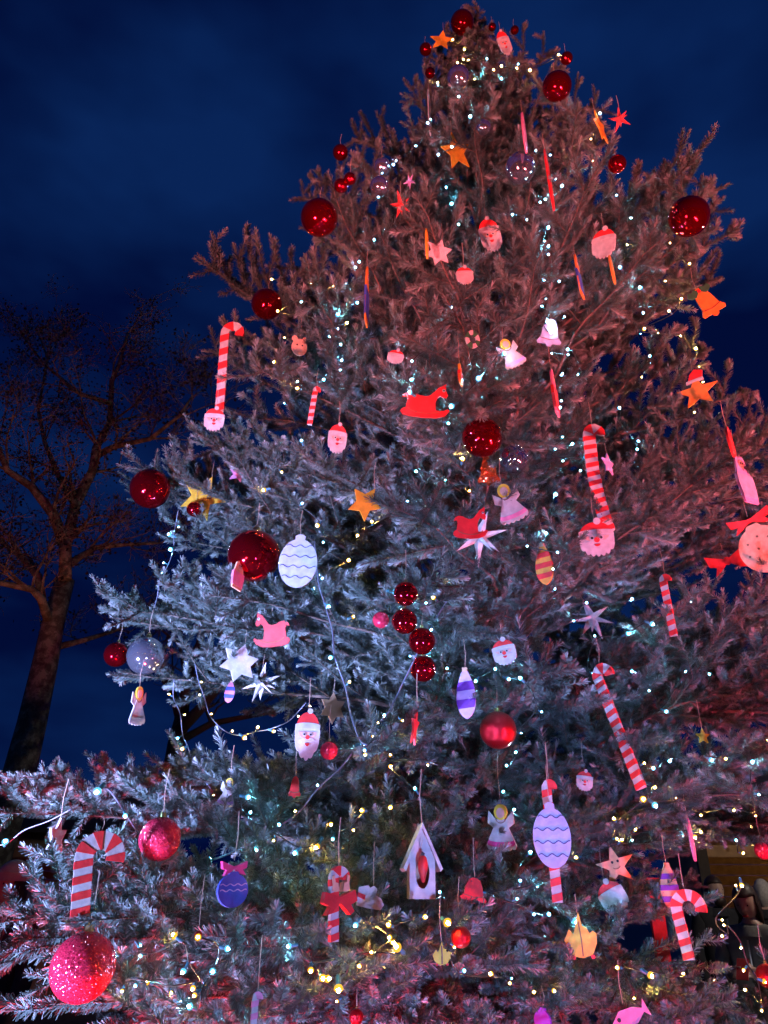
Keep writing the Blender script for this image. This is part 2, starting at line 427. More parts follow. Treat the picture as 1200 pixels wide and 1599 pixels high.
# leader shoots at the very top
for k in range(5):
    a = k*1.26+0.3; b = axis(H-0.35); place_bough(b, axis(H-0.05) + Vector((0.10*math.cos(a), 0.10*math.sin(a), rb.uniform(-0.1, 0.06))), True, rb)
# boughs that make the outline: tip pixel, distance Y of the tip, height on the trunk, shoots up?
for px, py, Y, zb, hi in (
    (306, 405, 3.5, 3.9, True), (315, 520, 3.3, 3.5, True), (420, 450, 3.2, 4.2, True), (182, 725, 3.2, 3.05, False), (300, 690, 3.0, 3.0, False),
    (168, 950, 3.0, 2.35, False), (190, 1010, 2.8, 2.25, False), (330, 930, 2.6, 2.3, False),
    (-70, 1265, 2.5, 1.55, False), (40, 1235, 2.9, 1.85, False), (200, 1235, 3.0, 1.9, False), (-120, 1450, 2.0, 1.25, False), (330, 1210, 2.4, 1.75, False),
    (30, 1600, 1.9, 1.1, False), (180, 1560, 1.8, 1.05, False), (400, 1590, 1.9, 1.0, False), (420, 1440, 2.1, 1.35, False), (580, 1500, 2.0, 1.2, False),
    (560, 1180, 2.1, 2.2, False),
    (1118, 345, 3.6, 4.2, True), (1070, 305, 3.9, 4.6, True), (1128, 435, 3.5, 3.9, True), (1110, 545, 3.3, 3.6, True), (1250, 640, 3.5, 2.9, False),
    (1290, 760, 3.2, 2.6, False), (1290, 900, 3.0, 2.2, False), (1280, 1040, 3.0, 2.0, False), (1260, 1180, 3.0, 1.75, False),
    (350, 560, 3.2, 3.4, True), (500, 300, 3.3, 4.7, True), (760, 1180, 2.5, 1.9, False), (880, 1190, 2.6, 1.9, False), (920, 1265, 2.6, 1.7, False), (985, 1290, 2.8, 1.7, False), (1060, 1310, 2.9, 1.7, False), (860, 1250, 2.9, 1.75, False), (940, 1140, 2.5, 2.1, False), (1100, 1245, 2.8, 1.8, False), (690, 1120, 2.3, 2.1, False), (620, 1290, 2.3, 1.7, False), (700, 1380, 2.5, 1.5, False), (890, 1560, 2.5, 1.2, False), (1050, 1570, 2.6, 1.2, False), (0, 1470, 1.9, 1.25, False), (110, 1440, 1.75, 1.3, False), (230, 1545, 1.7, 1.2, False), (330, 1480, 1.8, 1.3, False), (460, 285, 3.4, 4.9, True), (545, 212, 3.5, 5.6, True), (942, 172, 3.5, 6.2, True), (945, 230, 3.3, 5.6, True), (872, 105, 3.5, 6.8, True), (665, 80, 3.5, 7.0, True),
    (178, 712, 3.2, 2.95, False), (205, 735, 3.0, 2.85, False), (250, 690, 3.1, 3.0, False), (160, 955, 3.0, 2.3, False), (310, 400, 3.4, 3.85, True)):
    place_bough(axis(zb), at_y(px, py, Y), hi, rb, rb.gauss(0, 0.2))
# ------------------------------------------------------------------ finding the outside of the foliage
bpy.context.view_layer.update()
DG = bpy.context.evaluated_depsgraph_get()
def hit(px, py):
    d = ray(px, py); n = d.length
    ok, p, _, _, _, _ = sc.ray_cast(DG, CAM, d/n, distance=12)
    return (p-CAM).length/n if ok and p.z > 0.05 else None      # camera depth
def surf_depth(px, py):
    """depth at which the ray comes closest to the trunk axis plane, pulled out to the bough tips"""
    d = ray(px, py); best = None
    for i in range(60):
        t = 0.8 + i*0.12; p = CAM + d*t; c = axis(min(max(p.z, 0), H))
        e = math.hypot(p.x-c.x, p.y-c.y) - reach(p.z, math.atan2(p.y-c.y, p.x-c.x))*0.92
        if e <= 0: return t
        if best is None or e < best[0]: best = (e, t)
    return best[1]
def front_depth(px, py, w, h, q=0.22, margin=0.03):
    hs = []
    for i in range(-2, 3):
        for j in range(-2, 3):
            k = hit(px + i*w*0.22, py + j*h*0.22)
            if k: hs.append(k)
    s = surf_depth(px, py)
    if len(hs) < 6: return min(hs + [s]) if hs else s
    hs.sort()
    d = hs[min(len(hs)-1, int(q*len(hs)))] - margin; 
    return max(d, s-1.0)
def thread_len(p):
    ok, q, _, _, _, _ = sc.ray_cast(DG, p + Vector((0,0,0.01)), Vector((0,0,1)), distance=0.20)
    return max(0.05, (q-p).length + 0.01) if ok else 0.10

# ------------------------------------------------------------------ glossy balls
def sphere_mesh(name, r, m, seg=40, egg=0.0):
    pr = []
    for i in range(25):
        a = math.pi*i/24; z = -r*math.cos(a); pr.append((max(1e-5, r*math.sin(a)*(1 - egg*z/r)), z))
    v, f = lathe(pr, seg); return mesh(name, v, f, [m], True)
SPH = {}
def thread(parent, top, ln, rad=0.0009, m='string'):
    w = random.uniform(-0.006, 0.006)
    pts = [(0, 0, top), (w, 0.002, top+ln*0.5), (0, 0, top+ln)]
    return MB().add(tube(pts, rad, 4)).build('thread', M[m], parent)
def ball(px, py, dia, mk, label, cat='bauble', group='glossy balls on the fir', egg=0.0, q=0.15, depth=None, th=None):
    d = depth or front_depth(px, py, dia, dia, q, 0.02)
    c = at_d(px, py, d); r = dia*0.5*d/F_PX
    e = empty('bauble', c); tag(e, label, cat, group)
    if (mk, egg) not in SPH: SPH[(mk, egg)] = sphere_mesh('ball', 1.0, M[mk], egg=egg)
    s = link('ball', SPH[(mk, egg)], e); s.scale = (r, r, r)
    if 'glitter' in mk or 'crackle' in mk:
        s.data = sphere_mesh('ball', r, M[mk], egg=egg); s.scale = (1, 1, 1)
    k = 0.62*r/0.08
    cm = MB().add(lathe([(0.0001, 0.026*k), (0.017*k, 0.026*k), (0.018*k, 0.022*k), (0.018*k, 0.0), (0.020*k, -0.004*k)], 14))
    cm.build('cap', M['gold'], e, True, (0, 0, r*0.985))
    ring = [(0.009*k*math.cos(a), 0, r+0.026*k+0.007*k+0.009*k*math.sin(a)) for a in np.linspace(0, 2*math.pi, 11)]
    MB().add(tube(ring, 0.0015*k, 4)).build('ring', M['gold'], e)
    thread(e, r+0.038*k, th or thread_len(c + Vector((0,0,r+0.04*k))))
    return e
RB, SB = 'red_ball', 'silver_ball'
for px, py, dia, mk, lab in (
    (722, 35, 36, RB, 'glossy red ball at the very top of the fir'),
    (665, 77, 19, RB, 'small red ball on the left edge of the treetop'),
    (769, 42, 12, RB, 'tiny red ball just right of the topmost red ball'),
    (804, 47, 13, RB, 'tiny red ball on a twig right of the treetop, against the sky'),
    (885, 91, 19, RB, 'small red ball on the right shoulder of the treetop, above a larger ball'),
    (870, 135, 45, RB, 'large glossy red ball on the right side just below the treetop'),
    (672, 114, 16, RB, 'small red ball left of the silver ball near the treetop'),
    (964, 256, 28, RB, 'red ball on the right outline below the orange plate'),
    (532, 238, 24, RB, 'small red ball on the upper left outline of the fir'),
    (547, 279, 19, RB, 'small red ball, upper of the pair left of the silver balls'),
    (533, 290, 22, RB, 'small red ball, lower of the pair left of the silver balls'),
    (499, 340, 58, RB, 'large glossy red ball under upright shoots on the upper left outline'),
    (417, 475, 48, RB, 'red ball half hidden by shoots above the hanging striped cane'),
    (1076, 338, 62, RB, 'large glossy red ball in the bough at the upper right outline'),
    (753, 683, 63, 'crackle_red', 'red crackled mirror ball in the middle of the fir'),
    (235, 763, 62, RB, 'glossy red ball at the tip of the left bough beside the yellow star'),
    (397, 868, 82, RB, 'largest glossy dark red ball, beside the pale oval plate'),
    (182, 1022, 38, RB, 'red ball behind the silver ball at the left bough tip'),
    (634, 927, 38, RB, 'dark red ball, topmost of the column of four'),
    (632, 970, 40, RB, 'dark red ball, second from the top of the column of four'),
    (659, 1001, 42, RB, 'dark red ball, third from the top of the column of four'),
    (661, 1044, 41, RB, 'dark red ball, lowest of the column of four'),
    (778, 1140, 57, 'red_satin', 'satin red ball above the angel plate in front of the trunk'),
    (514, 1172, 28, 'glitter_red', 'small red glitter ball behind the long bearded face plate'),
    (720, 1463, 31, 'red_satin', 'small red ball left of the trunk near the yellow leaf plate'),
    (250, 1310, 64, 'glitter_red', 'red glitter ball under the left bough right of the big striped cane'),
    (1192, 1328, 26, 'glitter_red', 'red glitter ball at the right edge above the market hut'),
    (304, 795, 24, RB, 'small red ball under the yellow star on the left bough'),
    (1199, 1524, 34, 'red_satin', 'red ball cut by the right edge near the bottom'),
    (595, 968, 26, 'glitter_red', 'small red glitter ball left of the column of four'),
    (716, 120, 34, SB, 'silver mirror ball near the treetop'),
    (813, 262, 48, SB, 'large silver mirror ball in the upper middle of the fir'),
    (802, 716, 46, 'crackle_silver', 'silver crackled ball beside the red crackled ball'),
    (228, 1024, 58, SB, 'large silver mirror ball at the tip of the left bough'),
    (597, 260, 27, SB, 'small silver ball, upper of two on the upper left side'),
    (593, 291, 30, SB, 'small silver ball, lower of two on the upper left side'),
    (755, 199, 24, SB, 'small silver ball half hidden right of the tilted orange star'),
    (557, 1588, 22, 'red_satin', 'small red ball at the bottom edge near the middle'),
    (310, 1460, 12, 'red_satin', 'tiny red berry ball in the pale lower left bough')):
    ball(px, py, dia, mk, lab, q=0.0 if 'column of four' in lab else 0.15)
ball(130, 1510, 98, 'glitter_red', 'biggest ball, pink red with glitter, under the lower left bough', egg=0.0, q=0.06)

# ------------------------------------------------------------------ flat painted plates
def arc(cx, cy, rx, ry, a0, a1, n): return [(cx + rx*math.cos(R(a0+(a1-a0)*i/n)), cy + ry*math.sin(R(a0+(a1-a0)*i/n))) for i in range(n+1)]
def star_poly(n, rin, rot=90): return [((0.5 if i % 2 == 0 else 0.5*rin)*math.cos(R(rot+180*i/n)), (0.5 if i % 2 == 0 else 0.5*rin)*math.sin(R(rot+180*i/n))) for i in range(2*n)]
def scallop(x0, x1, top, bot, n, depth, expo=2.0):
    """lower outline from (x0, top) to (x1, top) sagging to bot with n scallops"""
    o = []
    for i in range(n*6+1):
        t = i/(n*6); x = x0+(x1-x0)*t; s = math.sqrt(max(0, 1-abs(2*t-1)**expo))
        z = top + (bot-top)*s - depth*abs(math.sin(math.pi*n*t)); cx = (x0+x1)/2
        o.append((cx + (x-cx)*(1+depth*0.8*abs(math.sin(math.pi*n*t))), z))
    return o
RY = random.Random(21)
class Plate:
    """flat wooden ornament in its local XZ plane, front towards -Y"""
    def __init__(s, name, px, py, w, h, label, cat, yaw=0, roll=0, tilt=None, group=None, q=0.12, th=None, t=0.007, depth=None, tm='string', hang=0.5):
        d = depth or front_depth(px, py, w, h, q); s.d = d
        s.c = at_d(px, py, d); dv = ray(px, py); el = math.atan2(dv.z, math.hypot(dv.x, dv.y))
        tl = 0.35*el if tilt is None else R(tilt)
        s.w = w*d/F_PX; s.h = h*d/F_PX/max(0.55, math.cos(el-tl)); s.t = t
        face = math.atan2(dv.x, dv.y)
        if yaw == 0: yaw = RY.gauss(0, 16); roll += RY.gauss(0, 3)
        rot = Matrix.Rotation(-face + R(yaw), 4, 'Z') @ Matrix.Rotation(tl, 4, 'X') @ Matrix.Rotation(R(roll), 4, 'Y')
        s.o = empty(name, s.c, rot.to_quaternion()); tag(s.o, label, cat, group)
        s.n = 0
        loc = rot @ Vector((0, 0, s.h*hang)); top = s.c + loc
        if th != 0:
            ln = th or thread_len(top)
            k = Vector((0, 0, ln)); inv = rot.to_3x3().inverted()
            a = Vector((0, 0, s.h*hang)); b = a + inv @ k
            mid = (a+b)/2 + Vector((random.uniform(-.006,.006), 0.002, 0))
            MB().add(tube([a, mid, b], 0.0009, 4)).build('thread', M[tm], s.o)
    def part(s, name, poly, mk, lvl=0, parent=None, both=True):
        p = [(x*s.w, z*s.h) for x, z in poly]
        y = s.t/2 + lvl*0.0014
        if lvl == 0 or both: vf = prism(p, -y, y)
        else: vf = prism(p, -y, 0)
        return MB().add(vf).build(name, M[mk], parent or s.o)
    def dot(s, name, x, z, r, mk, lvl, n=12, ry=None):
        asp = s.w/s.h
        return s.part(name, arc(x, z, r, (ry or r)*asp, 0, 360*(n-1)/n, n-1), mk, lvl, both=False)
    def line(s, name, pts, wd, mk, lvl):
        """thin raised line following pts in unit coordinates, wd in metres"""
        P = [Vector((x*s.w, 0, z*s.h)) for x, z in pts]; L_, R_ = [], []
        for i, p in enumerate(P):
            d = (P[min(i+1, len(P)-1)] - P[max(i-1, 0)]).normalized(); nrm = Vector((-d.z, 0, d.x))*wd*0.5
            L_.append(((p+nrm).x, (p+nrm).z)); R_.append(((p-nrm).x, (p-nrm).z))
        return MB().add(prism(L_ + R_[::-1], -(s.t/2 + lvl*0.0014), 0)).build(name, M[mk], s.o)

def bearded(px, py, w, h, label, hat='bright_red', face=True, long=False, **k):
    p = Plate('bearded_face_plate', px, py, w, h, label, 'ornament', group='bearded face plates', **k)
    if long: beard = scallop(-0.47, 0.47, 0.12, -0.40, 5, 0.05, 1.7); ht = 0.16
    else: beard = scallop(-0.46, 0.46, 0.02, -0.40, 7, 0.06, 2.3); ht = 0.14
    p.part('beard', beard + arc(0, ht, 0.44, 0.20, 0, 180, 10), 'white')
    p.part('hat', arc(0, ht+0.02, 0.42, 0.30, 0, 180, 14), hat, 1)
    p.part('brim', [(-0.46, ht-0.04)] + arc(0, ht-0.05, 0.46, 0.05, 180, 0, 8)[1:-1] + [(0.46, ht-0.04), (0.45, ht+0.08)] + arc(0, ht+0.07, 0.44, 0.045, 0, 180, 8)[1:-1] + [(-0.45, ht+0.08)], 'white', 2)
    p.dot('pompom', 0.06, ht+0.34, 0.10, 'white', 2)
    if face:
        f = ht-0.06
        p.part('face', arc(0, f, 0.33, 0.15, 180, 360, 10), 'skin', 1)
        for sx in (-0.12, 0.12):
            p.dot('eye_white', sx, f-0.05, 0.07, 'white', 2); p.dot('pupil', sx, f-0.055, 0.035, 'black', 3)
        p.part('moustache', [(0, f-0.13), (0.14, f-0.11), (0.30, f-0.16), (0.18, f-0.22), (0, f-0.19), (-0.18, f-0.22), (-0.30, f-0.16), (-0.14, f-0.11)], 'white', 2)
        p.dot('nose', 0, f-0.11, 0.075, 'bright_red', 3)
        p.part('mouth', arc(0, f-0.22, 0.08, 0.06, 180, 360, 6), 'red', 3)
    return p
bearded(766, 368, 36, 52, 'tilted bearded face plate in a red hat, upper middle of the fir', roll=-14, yaw=12)
bearded(943, 381, 42, 44, 'plain backed bearded plate with red top, upper right of the fir', face=False, roll=16, yaw=-20)
bearded(527, 686, 32, 48, 'bearded face plate in red hat left of the red rocking horse', roll=-4)
bearded(335, 656, 34, 38, 'bearded face plate under the hanging striped cane at the left outline', roll=4)
bearded(932, 842, 58, 58, 'big bearded face plate with dark red hat below the tall right cane', hat='red', roll=-6)
bearded(480, 1151, 42, 78, 'long bearded face plate with pink cheeks and tall red hat at lower left', long=True, roll=3)
bearded(788, 1019, 40, 42, 'small bearded face plate right of the column of four balls', roll=-8)
bearded(788, 68, 22, 34, 'small bearded face plate leaning near the treetop', roll=-25, yaw=25)
bearded(726, 431, 30, 26, 'small bearded plate half hidden below the pink six pointed star', face=False, roll=-12, yaw=20)
bearded(913, 1220, 28, 32, 'small bearded face plate under a bough right of the trunk', roll=6)
bearded(618, 558, 28, 22, 'small pale bearded plate above the red rocking horse', face=False, roll=15, q=0.25)
bearded(958, 1402, 46, 50, 'bearded plate with white trimmed red hat behind the smiling star', face=False, roll=-25, q=0.5)

def star(px, py, w, h, n, rin, mk, label, hat=False, smile=False, **k):
    p = Plate('star_plate', px, py, w, h, label, 'star', group='flat star plates', **k)
    p.part('star', star_poly(n, rin), mk)
    if hat:
        p.part('hat', [(-0.18, 0.34), (0.16, 0.38), (0.20, 0.62), (0.02, 0.70), (-0.10, 0.58)], 'bright_red', 1)
        p.part('brim', [(-0.22, 0.30), (0.19, 0.34), (0.18, 0.42), (-0.21, 0.38)], 'white', 2)
    if smile:
        for sx in (-0.07, 0.07): p.dot('eye', sx, 0.10, 0.03, 'black', 1)
        p.line('mouth', arc(0, 0.0, 0.10, 0.07, 200, 340, 8), 0.002, 'brown', 1)
    return p
star(690, 63, 40, 26, 5, 0.45, 'yellow', 'orange star plate seen almost flat at the left of the treetop', roll=10)
star(713, 237, 52, 54, 5, 0.46, 'yellow', 'orange star plate tilted in the upper middle of the fir', roll=-22)
star(570, 786, 54, 58, 5, 0.50, 'yellow', 'yellow star plate with two points up above the middle sprigs', roll=32, q=0.15)
star(316, 776, 78, 72, 5, 0.42, 'gold_yellow', 'yellow star plate crossed by sprigs on the left bough', roll=14, q=0.45)
star(1090, 612, 64, 50, 5, 0.44, 'orange', 'orange star plate wearing a small red hat at the right outline', hat=True, roll=2)
star(962, 1352, 66, 60, 5, 0.40, 'peach', 'bare wood star plate with a smile at lower right', smile=True, roll=-14, yaw=20)
star(685, 394, 44, 40, 6, 0.56, 'white', 'six pointed pale star plate, upper middle of the fir', roll=12)
star(374, 1035, 64, 60, 6, 0.58, 'white', 'large six pointed white star plate below the red rocking horse', roll=6)
star(520, 1106, 46, 48, 6, 0.58, 'wood', 'six pointed wooden star plate right of the long bearded face', roll=-6)
star(88, 1312, 40, 64, 6, 0.55, 'white', 'narrow white star plate turned sideways under the left edge bough', yaw=48)
star(648, 1135, 22, 66, 5, 0.40, 'bright_red', 'narrow red star plate seen edge on in the lower middle', yaw=62, roll=8)
star(1098, 1150, 24, 24, 5, 0.45, 'gold_yellow', 'small yellow star plate half hidden in the lower right boughs', yaw=30, q=0.4)
star(372, 741, 34, 26, 5, 0.45, 'pink', 'small pink star plate behind the left bough', roll=20, q=0.5)

def burst(px, py, dia, mk, label, n=11, seed=1, thin=0.10, **k):
    p = Plate('star_burst', px, py, dia, dia, label, 'star', group='spiky three dimensional stars', hang=0.3, **k)
    rg = random.Random(seed); r = p.w*0.5
    for i in range(n):
        zz = 1-2*(i+0.5)/n; a = i*2.39996+seed; d = Vector((math.sqrt(1-zz*zz)*math.cos(a), math.sqrt(1-zz*zz)*math.sin(a), zz))
        s_ = d.cross(Vector((0.2, 0.5, 0.8))).normalized(); u_ = d.cross(s_); w_ = r*0.20
        ln = r*rg.uniform(0.85, 1.1)
        v = [s_*w_, u_*w_*thin*4, -s_*w_, -u_*w_*thin*4, d*ln, -d*r*0.1]
        MB().add((v, [(0,1,4),(1,2,4),(2,3,4),(3,0,4),(1,0,5),(2,1,5),(3,2,5),(0,3,5)])).build('spike', M[mk], p.o)
    return p
burst(748, 838, 92, 'white', 'big white spiky paper star behind the dark red horse', seed=3, q=0.3)
burst(408, 1066, 66, 'white', 'white spiky paper star right of the large six pointed star', seed=5, q=0.25)
burst(925, 965, 78, 'white', 'white spiky paper star in the boughs under the big bearded face', seed=8, q=0.35)
burst(626, 320, 42, 'bright_red', 'red spiky straw star on the upper left side', n=9, seed=2)
burst(968, 186, 40, 'wood_red', 'red spiky straw star at the upper right outline', n=8, seed=4)
burst(640, 284, 26, 'lilac', 'small lilac spiky star above the red straw star', n=8, seed=6)

def cane(px, py, w, h, label, flip=1, bend=0.0, nst=17, bow=False, wd=0.24, mk='bright_red', **k):
    p = Plate('candy_cane', px, py, w, h, label, 'candy cane', group='striped candy canes', t=0.012, **k)
    W, Hh = p.w, p.h; hw = wd*W*0.5 if wd < 1 else wd*0.0005
    rr = W*0.5-hw; xs = -flip*(W*0.5-hw); pts = []
    yt = Hh*0.5 - hw - rr
    for i in range(31): 
        z = -Hh*0.5 + (yt+Hh*0.5)*i/30; pts.append(Vector((xs + bend*W*math.sin(math.pi*i/30), 0, z)))
    for i in range(1, 19):
        a = math.pi*(1-i/18*1.12) if flip > 0 else math.pi*(i/18*1.12); pts.append(Vector((xs + flip*rr + rr*math.cos(a), 0, yt + rr*math.sin(a))))
    cum = [0]
    for a, b in zip(pts, pts[1:]): cum.append(cum[-1] + (b-a).length)
    def at(s_):
        for i in range(len(pts)-1):
            if cum[i+1] >= s_-1e-9: 
                f_ = (s_-cum[i])/max(1e-9, cum[i+1]-cum[i]); q_ = pts[i].lerp(pts[i+1], f_); d_ = (pts[min(i+2, len(pts)-1)]-pts[max(i-1, 0)]).normalized(); return q_, Vector((-d_.z, 0, d_.x))
        return pts[-1], Vector((1, 0, 0))
    def strip(s0, s1, n, sk, g):
        L_, R_ = [], []
        for i in range(n+1):
            q_, nr = at(s0+(s1-s0)*i/n); off = sk*0.5
            q2, n2 = at(min(cum[-1], max(0, s0+(s1-s0)*i/n+sk)))
            L_.append(((q_+nr*(hw+g)).x, (q_+nr*(hw+g)).z)); R_.append(((q2-n2*(hw+g)).x, (q2-n2*(hw+g)).z))
        return L_ + R_[::-1]
    MB().add(prism(strip(0, cum[-1], 48, 0, 0), -p.t/2, p.t/2)).build('shaft', M['white'], p.o)
    st = cum[-1]/nst
    for i in range(0, nst, 2):
        MB().add(prism(strip(i*st, min(cum[-1], (i+1)*st), 4, st*0.35, 0.0006), -p.t/2-0.0008, p.t/2+0.0008)).build('stripe', M[mk], p.o)
    if bow:
        bw = [(-0.02, 0.10), (-0.45, 0.22), (-0.52, -0.02), (-0.30, -0.10), (-0.44, -0.28), (-0.28, -0.24), (-0.02, -0.02), (0.28, -0.30), (0.40, -0.22), (0.30, -0.08), (0.50, 0.0), (0.44, 0.24)]
        p.part('bow', [(x*1.75, z*0.62+0.02) for x, z in bw], 'red', 2)
        for sx in (-1, 1): p.part('holly_leaf', [(sx*0.10, 0.16), (sx*0.16, 0.27), (sx*0.30, 0.28), (sx*0.34, 0.38), (sx*0.46, 0.36), (sx*0.42, 0.25), (sx*0.46, 0.17), (sx*0.30, 0.15)], 'peach', 3)
    return p
cane(360, 572, 38, 138, 'striped candy cane hanging against the sky at the left outline', 1, nst=15, wd=0.36, roll=4, depth=3.75)
cane(941, 744, 34, 168, 'tall bent striped candy cane hanging right of the middle', 1, bend=-0.16, nst=25, wd=0.56, roll=-8)
cane(972, 1128, 38, 196, 'long slanting striped candy cane in the dark gap at lower right', 1, nst=27, wd=0.42, roll=-14, yaw=-30)
cane(155, 1362, 74, 118, 'big striped candy cane in front of the lower left bough', 1, nst=15, wd=0.36, roll=-5, th=0.03, q=0.0)
cane(530, 1410, 34, 104, 'striped candy cane with a red bow in the lower middle', 1, nst=13, wd=0.40, bow=True)
cane(1082, 1442, 54, 96, 'striped candy cane in front of the woman at lower right', 1, nst=15, wd=0.30, roll=-8)
cane(1047, 944, 18, 96, 'striped candy cane half hidden in the right boughs', 1, nst=13, wd=0.6, q=0.4)
cane(491, 634, 12, 60, 'thin striped candy cane in the left boughs', 1, nst=11, wd=0.6, roll=2)
cane(400, 1590, 16, 70, 'pink and white cane cut by the bottom edge', 1, nst=9, wd=0.6, mk='pink')

def angel(px, py, w, h, label, robe='white', hem='lilac', hair=True, **k):
    p = Plate('angel_plate', px, py, w, h, label, 'ornament', group='angel plates', **k)
    p.part('wing', [(-0.12, 0.14), (-0.40, 0.36), (-0.44, 0.10), (-0.20, -0.02)], robe, -1)
    p.part('wing', [(0.12, 0.14), (0.40, 0.36), (0.44, 0.10), (0.20, -0.02)], robe, -1)
    p.part('robe', [(0.14, 0.18), (-0.14, 0.18), (-0.30, -0.08)] + scallop(-0.48, 0.48, -0.34, -0.44, 6, 0.04) + [(0.30, -0.08)], robe)
    p.part('hem', [(-0.41, -0.24)] + arc(0, -0.24, 0.41, 0.05, 180, 360, 8)[1:-1] + [(0.41, -0.24), (0.45, -0.32)] + arc(0, -0.33, 0.45, 0.06, 360, 180, 8)[1:-1] + [(-0.45, -0.32)], hem, 1, both=False)
    p.part('hair', arc(0, 0.33, 0.21, 0.17, 0, 345, 15), 'gold_yellow' if hair else robe, 1)
    p.part('face', arc(0, 0.31, 0.13, 0.11, 0, 345, 12), 'skin' if hair else robe, 2)
    p.line('collar', arc(0, 0.20, 0.16, 0.10, 190, 350, 8), 0.002, 'brown', 1)
    return p
angel(795, 786, 48, 64, 'pale angel plate with golden hair under the silver crackled ball', roll=-6, hem='pink')
angel(783, 1293, 50, 70, 'pale angel plate with pink skirt in front of the trunk', roll=2, hem='hot_pink')
angel(216, 1103, 30, 60, 'white angel plate turned sideways under the left bough tip', yaw=35, roll=-8, hem='white')
angel(797, 552, 38, 46, 'tilted pale angel plate in the upper middle of the fir', roll=-28, yaw=15)
angel(356, 1238, 30, 44, 'small angel plate with golden head lying on the lower left bough', roll=10, q=0.35)

HORSE = [(.10,1.0),(.17,.93),(.24,.88),(.34,.74),(.42,.63),(.50,.60),(.62,.62),(.72,.68),(.85,.70),(.95,.63),(.98,.55),(.90,.57),(.87,.48),(.90,.25),(.97,.22),(1.0,.15),(.95,.06),(.80,.02),(.5,0.),(.25,.02),(.08,.10),(.0,.24),(.04,.28),(.12,.22),(.28,.22),(.30,.45),(.26,.60),(.20,.66),(.16,.62),(.08,.60),(.05,.68),(.10,.82),(.09,.90)]
def horse(px, py, w, h, label, mk, flip=1, **k):
    p = Plate('rocking_horse_plate', px, py, w, h, label, 'ornament', group='rocking horse plates', **k)
    p.part('horse', [(flip*(x-0.5), z-0.5) for x, z in HORSE], mk)
    p.dot('eye_white', flip*-0.36, 0.30, 0.035, 'white', 1); p.dot('pupil', flip*-0.36, 0.30, 0.017, 'black', 2)
    p.line('rocker_line', [(flip*x, z) for x, z in arc(0, -0.22, 0.36, 0.16, 190, 350, 10)], 0.002, 'brown', 1)
    return p
horse(665, 625, 76, 54, 'bright red rocking horse plate hanging in the middle of the fir', 'bright_red', -1)
horse(425, 982, 60, 56, 'stained red rocking horse plate above the large white star', 'wood_red', 1)
horse(735, 816, 54, 50, 'dark red rocking horse plate in front of the big white paper star', 'red', -1, q=0.0)

def oval(px, py, w, h, label, mk, lines=4, **k):
    p = Plate('oval_bauble_plate', px, py, w, h, label, 'ornament', group='oval bauble plates', **k)
    p.part('plate', arc(0, -0.03, 0.5, 0.47, -255, 75, 40) + [(0.13, 0.50), (0.04, 0.53), (-0.04, 0.53), (-0.13, 0.50)], mk)
    for i in range(lines):
        z = 0.30-0.60*i/(lines-1) if lines > 1 else 0
        xw = 0.47*math.sqrt(max(0.02, 1-((z+0.03)/0.47)**2))
        p.line('wavy_line', [(-xw + 2*xw*j/30, z+0.022*math.sin(j/30*xw*45)) for j in range(31)], 0.0022, 'navy_line', 1)
    return p
oval(466, 877, 60, 80, 'pale oval bauble plate with wavy lines beside the largest red ball', 'ice', roll=3, yaw=-8, depth=front_depth(466, 877, 60, 80, 0.0)-0.22)
OV = oval(862, 1305, 58, 92, 'pale blue oval bauble plate with wavy lines right of the trunk', 'pale_blue', 4, yaw=4, depth=front_depth(862, 1305, 70, 180, 0.0)-0.06)
cane(866, 1310, 24, 176, 'striped candy cane behind the pale blue oval plate', 1, nst=17, wd=0.62, roll=-1, yaw=4, depth=OV.d+0.035)

def drop(px, py, w, h, label, cols, cap='wood', **k):
    p = Plate('pointed_bauble_plate', px, py, w, h, label, 'ornament', group='pointed bauble plates', **k)
    n = len(cols)
    def hw(z): 
        t = (z+0.5); return 0.5*math.sin(math.pi*min(1, (t*0.93)**0.72))**0.8 if t < 0.999 else 0.08
    p.part('plate', [(-max(0.02, hw(-0.5+i/24)), -0.5+i/24) for i in range(24, -1, -1)] + [(max(0.02, hw(-0.5+i/24)), -0.5+i/24) for i in range(25)], cols[0])
    for i in range(1, n, 2):
        z0, z1 = 0.42-0.9*i/n, 0.42-0.9*(i+1)/n
        L_ = [(-hw(z0+(z1-z0)*j/6)*1.01, z0+(z1-z0)*j/6) for j in range(7)]; R_ = [(hw(z1+(z0-z1)*j/6)*1.01, z1+(z0-z1)*j/6+0.03) for j in range(7)]
        p.part('stripe', L_ + R_, cols[1], 1)
    p.part('cap', [(-0.14, 0.46), (0.14, 0.46), (0.12, 0.55), (-0.12, 0.55)], cap, 1)
    return p
drop(850, 882, 28, 62, 'pointed bauble plate with red and orange stripes right of the middle', ['orange', 'bright_red']*3+['orange'], roll=-4)
drop(728, 1084, 30, 74, 'pointed bauble plate with lilac and purple stripes above the satin ball', ['lilac', 'purple']*2+['lilac'], roll=-3)
drop(359, 1081, 15, 32, 'small pointed bauble plate with blue and pink stripes below the white star', ['pink', 'blue']*2+['pink'], roll=3)
drop(1045, 1385, 30, 62, 'purple striped pointed plate with copper rim left of the woman', ['peach', 'purple']*3+['peach'], q=0.4)

